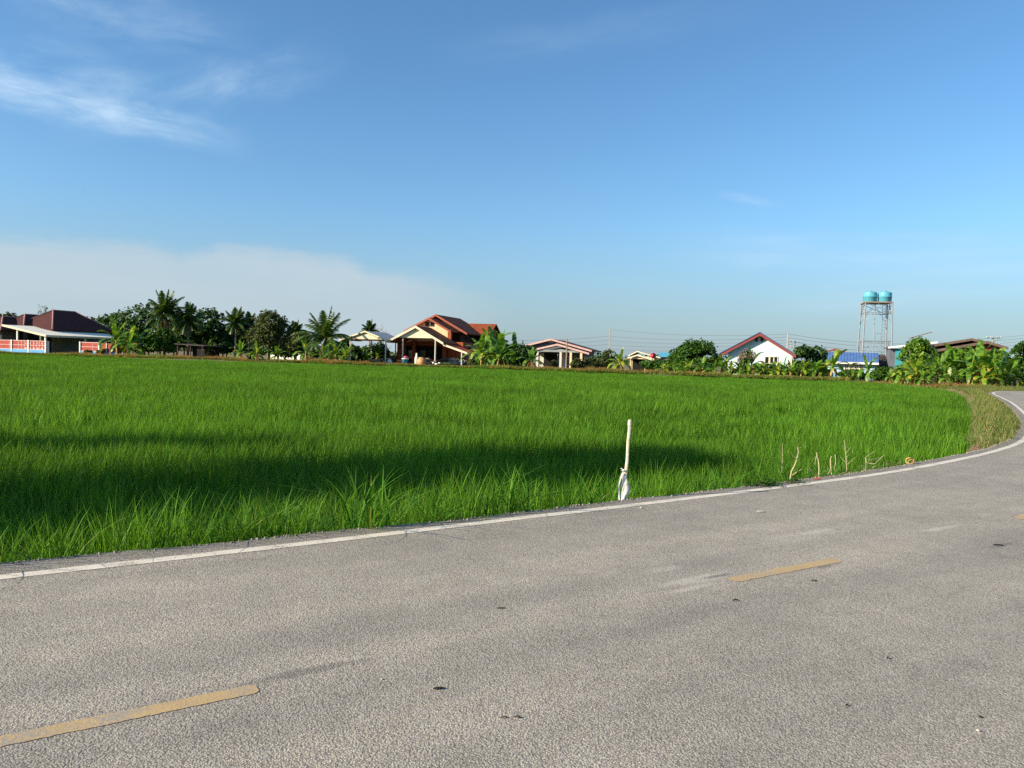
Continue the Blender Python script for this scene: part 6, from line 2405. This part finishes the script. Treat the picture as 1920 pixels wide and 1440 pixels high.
def litter():
    g = gp(1531, 898.5, .0)
    o = MB().add([(-.05, -.02, .004), (.05, -.015, .006), (.06, .02, .014), (-.03, .025, .009), (-.05, -.02, .007), (.05, -.015, .009), (.06, .02, .017), (-.03, .025, .012)],
                 [(0, 3, 2, 1), (4, 5, 6, 7), (0, 1, 5, 4), (1, 2, 6, 5), (2, 3, 7, 6), (3, 0, 4, 7)]).build('plastic_scrap', m_orange_scrap)
    o.location = g
    tag(o, 'orange plastic scrap lying at the foot of the dead stalks', 'litter')
    g = gp(1706, 869.5, .0)
    m = MB()
    m.tube([(.062 * math.cos(a * .4), .01 * math.sin(a), .045 + .045 * math.sin(a * .4)) for a in range(17)], .011, 6)
    m.tube([(.04 * math.cos(a * .5) + .005, -.015, .034 + .030 * math.sin(a * .5)) for a in range(14)], .008, 6)
    o = m.build('rope_coil', m_rope)
    o.location = g
    tag(o, 'small coil of straw rope at the road edge right of the dead stalks', 'rope')

    def flake(px, py, ln, w, rot, mat, name, lab, cat, h=.012, group=None):
        c = gp(px, py, .001)
        r = random.Random(int(px * 7 + py))
        n = 7
        vs, fs = [], []
        for i in range(n + 1):
            t = i / n
            ww = w * math.sin(math.pi * (.08 + .88 * t)) ** .7 / 2
            z = .001 + .45 * h * (math.sin(math.pi * t) * .6 + .4 * r.random())
            cx = (t - .5) * ln
            for zz in (0, .0025):
                vs += [(cx, -ww, z + zz + h * .4), (cx, 0, z + zz), (cx, ww, z + zz + h * .3)]
        for i in range(n):
            for q in (0, 3):
                for k in (0, 1):
                    a = i * 6 + q + k
                    f = (a, a + 6, a + 7, a + 1)
                    fs.append(f if q else f[::-1])
            a = i * 6
            fs += [(a, a + 3, a + 9, a + 6), (a + 2, a + 8, a + 11, a + 5)]
        o = link_mesh(name, vs, fs, mat)
        o.location = c
        o.rotation_euler = (0, 0, rot)
        tag(o, lab, cat, group)
    G = 'dry leaves lying on the asphalt'
    flake(823, 1292, .050, .016, .25, m_leaf_litter, 'twig', 'dark twig lying in the middle of the near lane', 'twig', .006)
    flake(1379, 1127, .036, .014, .4, m_leaf_litter, 'dry_leaf', 'dark leaf below the left end of the yellow dash', 'leaf', .012, G)
    flake(1527, 1090, .036, .012, .1, m_leaf_litter, 'dry_leaf', 'dark leaf below the right half of the yellow dash', 'leaf', .01, G)
    flake(1427, 960, .09, .03, .1, m_paper, 'paper_scrap', 'white paper scrap on the asphalt near the edge line', 'litter', .01)
    flake(1872, 1023, .08, .025, -.1, m_leaf_litter, 'dry_leaf', 'dark leaf at the right, nearest the third yellow dash', 'leaf', .012, G)
    flake(1588, 1324, .016, .009, .6, m_leaf_litter, 'dry_leaf', 'tiny dark leaf in the lower right of the road', 'leaf', .008, G)
    flake(1839, 1346, .016, .012, .2, m_leaf_litter, 'dry_leaf', 'dark crumb of leaf above the pale pebble', 'leaf', .008, G)
    flake(970, 1346, .022, .013, .3, m_leaf_litter2, 'dry_leaf', 'brown leaf bit low in the middle of the road', 'leaf', .008, G)
    flake(945, 1346.5, .026, .008, .3, m_leaf_litter2, 'dry_leaf', 'thin brown leaf bit left of another in the middle of the road', 'leaf', .006, G)
    flake(940, 1141, .05, .012, .2, m_leaf_litter2, 'twig', 'faint brown twig across the lane centre', 'twig', .005)
    flake(1665, 1235, .018, .010, .9, m_leaf_litter, 'dry_leaf', 'small dark leaf right of the lane\'s middle', 'leaf', .008, G)
    r = random.Random(17)
    for (px, py, s, lab) in ((1834, 1371, .008, 'pale pebble low at the right of the road'), (716, 1274, .006, 'pale pebble left of the dark twig'), (1202, 953, .013, 'pale pebble on the edge line right of the stake')):
        g = gp(px, py, 0)
        m = MB().lathe([(s * .7, 0), (s, s * .4), (s * .8, s * .9), (s * .2, s * 1.15)], n=8)
        m.v = [(x * r.uniform(.8, 1.25), y * r.uniform(.8, 1.2), z) for x, y, z in m.v]
        o = m.build('pebble', m_stone)
        o.location = g
        tag(o, lab, 'pebble', 'pebbles on the asphalt')


litter()


def creeper(px0, px1, py0, py1, lab, n, seed):
    r = random.Random(seed)
    c = gp((px0 + px1) / 2, (py0 + py1) / 2)
    rt = empty('creeping_weed', (c.x, c.y, 0), 0, lab, 'weed')
    vs, fs = [], []
    m = MB()
    runs = []
    for _ in range(16):
        t = r.random()
        a = gp(px0 + (px1 - px0) * t, py0 + (py1 - py0) * t) - Vector((c.x, c.y, 0))
        e = a + Vector((r.gauss(.05, .14), r.gauss(-.06, .10), r.uniform(.01, .05)))
        md = a.lerp(e, .5) + Vector((0, 0, r.uniform(.02, .06)))
        m.tube([a, md, e], .003, 4, False)
        runs.append((a, md, e))
    m.build('stems', m_leaf_olive, rt)
    for _ in range(n):
        a, md, e = r.choice(runs)
        t = r.random()
        p = a.lerp(md, t).lerp(md.lerp(e, t), t) + Vector((r.gauss(0, .02), r.gauss(0, .02), abs(r.gauss(0, .015))))
        nr = Vector((r.gauss(0, .5), r.gauss(0, .5), 1)).normalized()
        x = nr.orthogonal().normalized()
        x = Matrix.Rotation(r.uniform(0, 6.28), 3, nr) @ x
        y = nr.cross(x)
        ln, w = r.uniform(.018, .04), r.uniform(.006, .012)
        k = len(vs)
        vs += [p, p + x * ln * .5 + y * w, p + x * ln + nr * -.004, p + x * ln * .5 - y * w]
        fs.append((k, k + 1, k + 2, k + 3))
    link_mesh('leaves', vs, fs, m_leaf_mid, rt)


creeper(1395, 1486, 912, 905, 'low green weeds creeping over the white edge line', 620, 8)


# birds far up
def bird(px, py, d, lab, s, tilt):
    p = at(px, py, d)
    rt = empty('bird', p, tilt, lab, 'bird', 'birds in the sky')
    vs, fs = [], []
    m = MB().lathe([(.02, -.5), (.07, -.3), (.1, 0), (.08, .25), (.05, .38), (.015, .48)], n=8)
    m.v = [(x * s, z * s, y * s) for x, y, z in m.v]
    m.build('body', m_bird, rt, True)
    for sg in (-1, 1):
        MB().add([(sg * .05 * s, -.15 * s, .02 * s), (sg * .05 * s, .2 * s, .02 * s), (sg * .5 * s, .22 * s, .22 * s), (sg * 1.0 * s, -.1 * s, .12 * s), (sg * .5 * s, -.1 * s, .2 * s),
                  (sg * .05 * s, -.15 * s, .0 * s), (sg * .05 * s, .2 * s, .0 * s), (sg * .5 * s, .22 * s, .2 * s), (sg * 1.0 * s, -.1 * s, .11 * s), (sg * .5 * s, -.1 * s, .18 * s)],
                 [(0, 1, 2, 4), (4, 2, 3), (9, 7, 6, 5), (8, 7, 9), (0, 4, 9, 5), (4, 3, 8, 9), (1, 6, 7, 2), (2, 7, 8, 3)]).build('wing', m_bird, rt)


bird(159.5, 355.5, 190, 'lone bird high on the left of the sky', .26, .4)
bird(397.5, 472.5, 210, 'bird in front of the low cloud bank', .26, 1.1)
bird(475, 569, 220, 'bird just above the palms left of the round tree', .26, 2.0)


# ------------------------------------------------------------------ trees beside the road, left of the view; they throw the long shadows over the rice
def shade_tree(tip_px, length_back, crown_len, half_w, lab, seed, trunk=True, n=5200):
    """tip_px: where the photo shows the end of the shadow on the rice"""
    tip = gp(*tip_px, 0.0)
    hdir = Vector((-SDIR.x, -SDIR.y, 0)).normalized()
    base = tip - hdir * length_back
    ht = length_back * math.tan(SUN_EL)
    hb = ht - crown_len * math.tan(SUN_EL)
    o = Vector((base.x, base.y, -.1))
    rt = empty('shade_tree', o, 0, lab, 'tree', 'trees beside the field at the left')
    cz, rz = (ht + hb) / 2, (ht - hb) / 2
    lob = [(0, 0, cz, half_w, half_w, rz * .9), (half_w * .3, .2, cz + rz * .4, half_w * .75, half_w * .75, rz * .5), (-half_w * .3, -.3, cz - rz * .4, half_w * .8, half_w * .8, rz * .5)]
    vs, fs = crown_mesh(lob, n, .30, seed)
    limb_tree(rt, m_bark, cz, .2, [(l[0], l[1], l[2]) for l in lob], seed)
    link_mesh('crown', vs, fs, m_leaf_dark, rt)


shade_tree((590, 806), 25, 18, 1.05, 'slender tree at the field edge, farthest from the road', 301, n=7000)
shade_tree((1400, 846), 30, 15, .85, 'tall slender tree at the field edge, nearest the road', 302, n=7500)
shade_tree((1150, 868), 27, 20, .95, 'full tree at the field edge, second from the road', 303, n=8500)
shade_tree((700, 890), 21, 16, 1.25, 'short full tree at the field edge behind the others', 304, n=7000)

shade_tree((1300, 828), 34, 8, .95, 'tallest tree at the field edge, with a small high crown', 305, n=3600)
shade_tree((380, 934), 18, 13, .95, 'low bushy tree at the field edge, in front of the others', 306, n=6000)


# distant low tree belt beyond the village
vs, fs = [], []
rr = random.Random(77)
blobs = []
for k in range(70):
    a = R(-46 + 92 * k / 69)
    d = rr.uniform(270, 330)
    h = rr.uniform(1.8, 4.2)
    blobs.append((math.sin(a) * d, math.cos(a) * d, VILLAGE_Z + h * .5, rr.uniform(4, 9), 3.5, h * .6))
vs, fs = crown_mesh(blobs, 16000, .75, 5)
tag(link_mesh('distant_trees', vs, fs, m_leaf_dark), 'hazy line of distant trees on the horizon', 'trees', None, 'stuff')
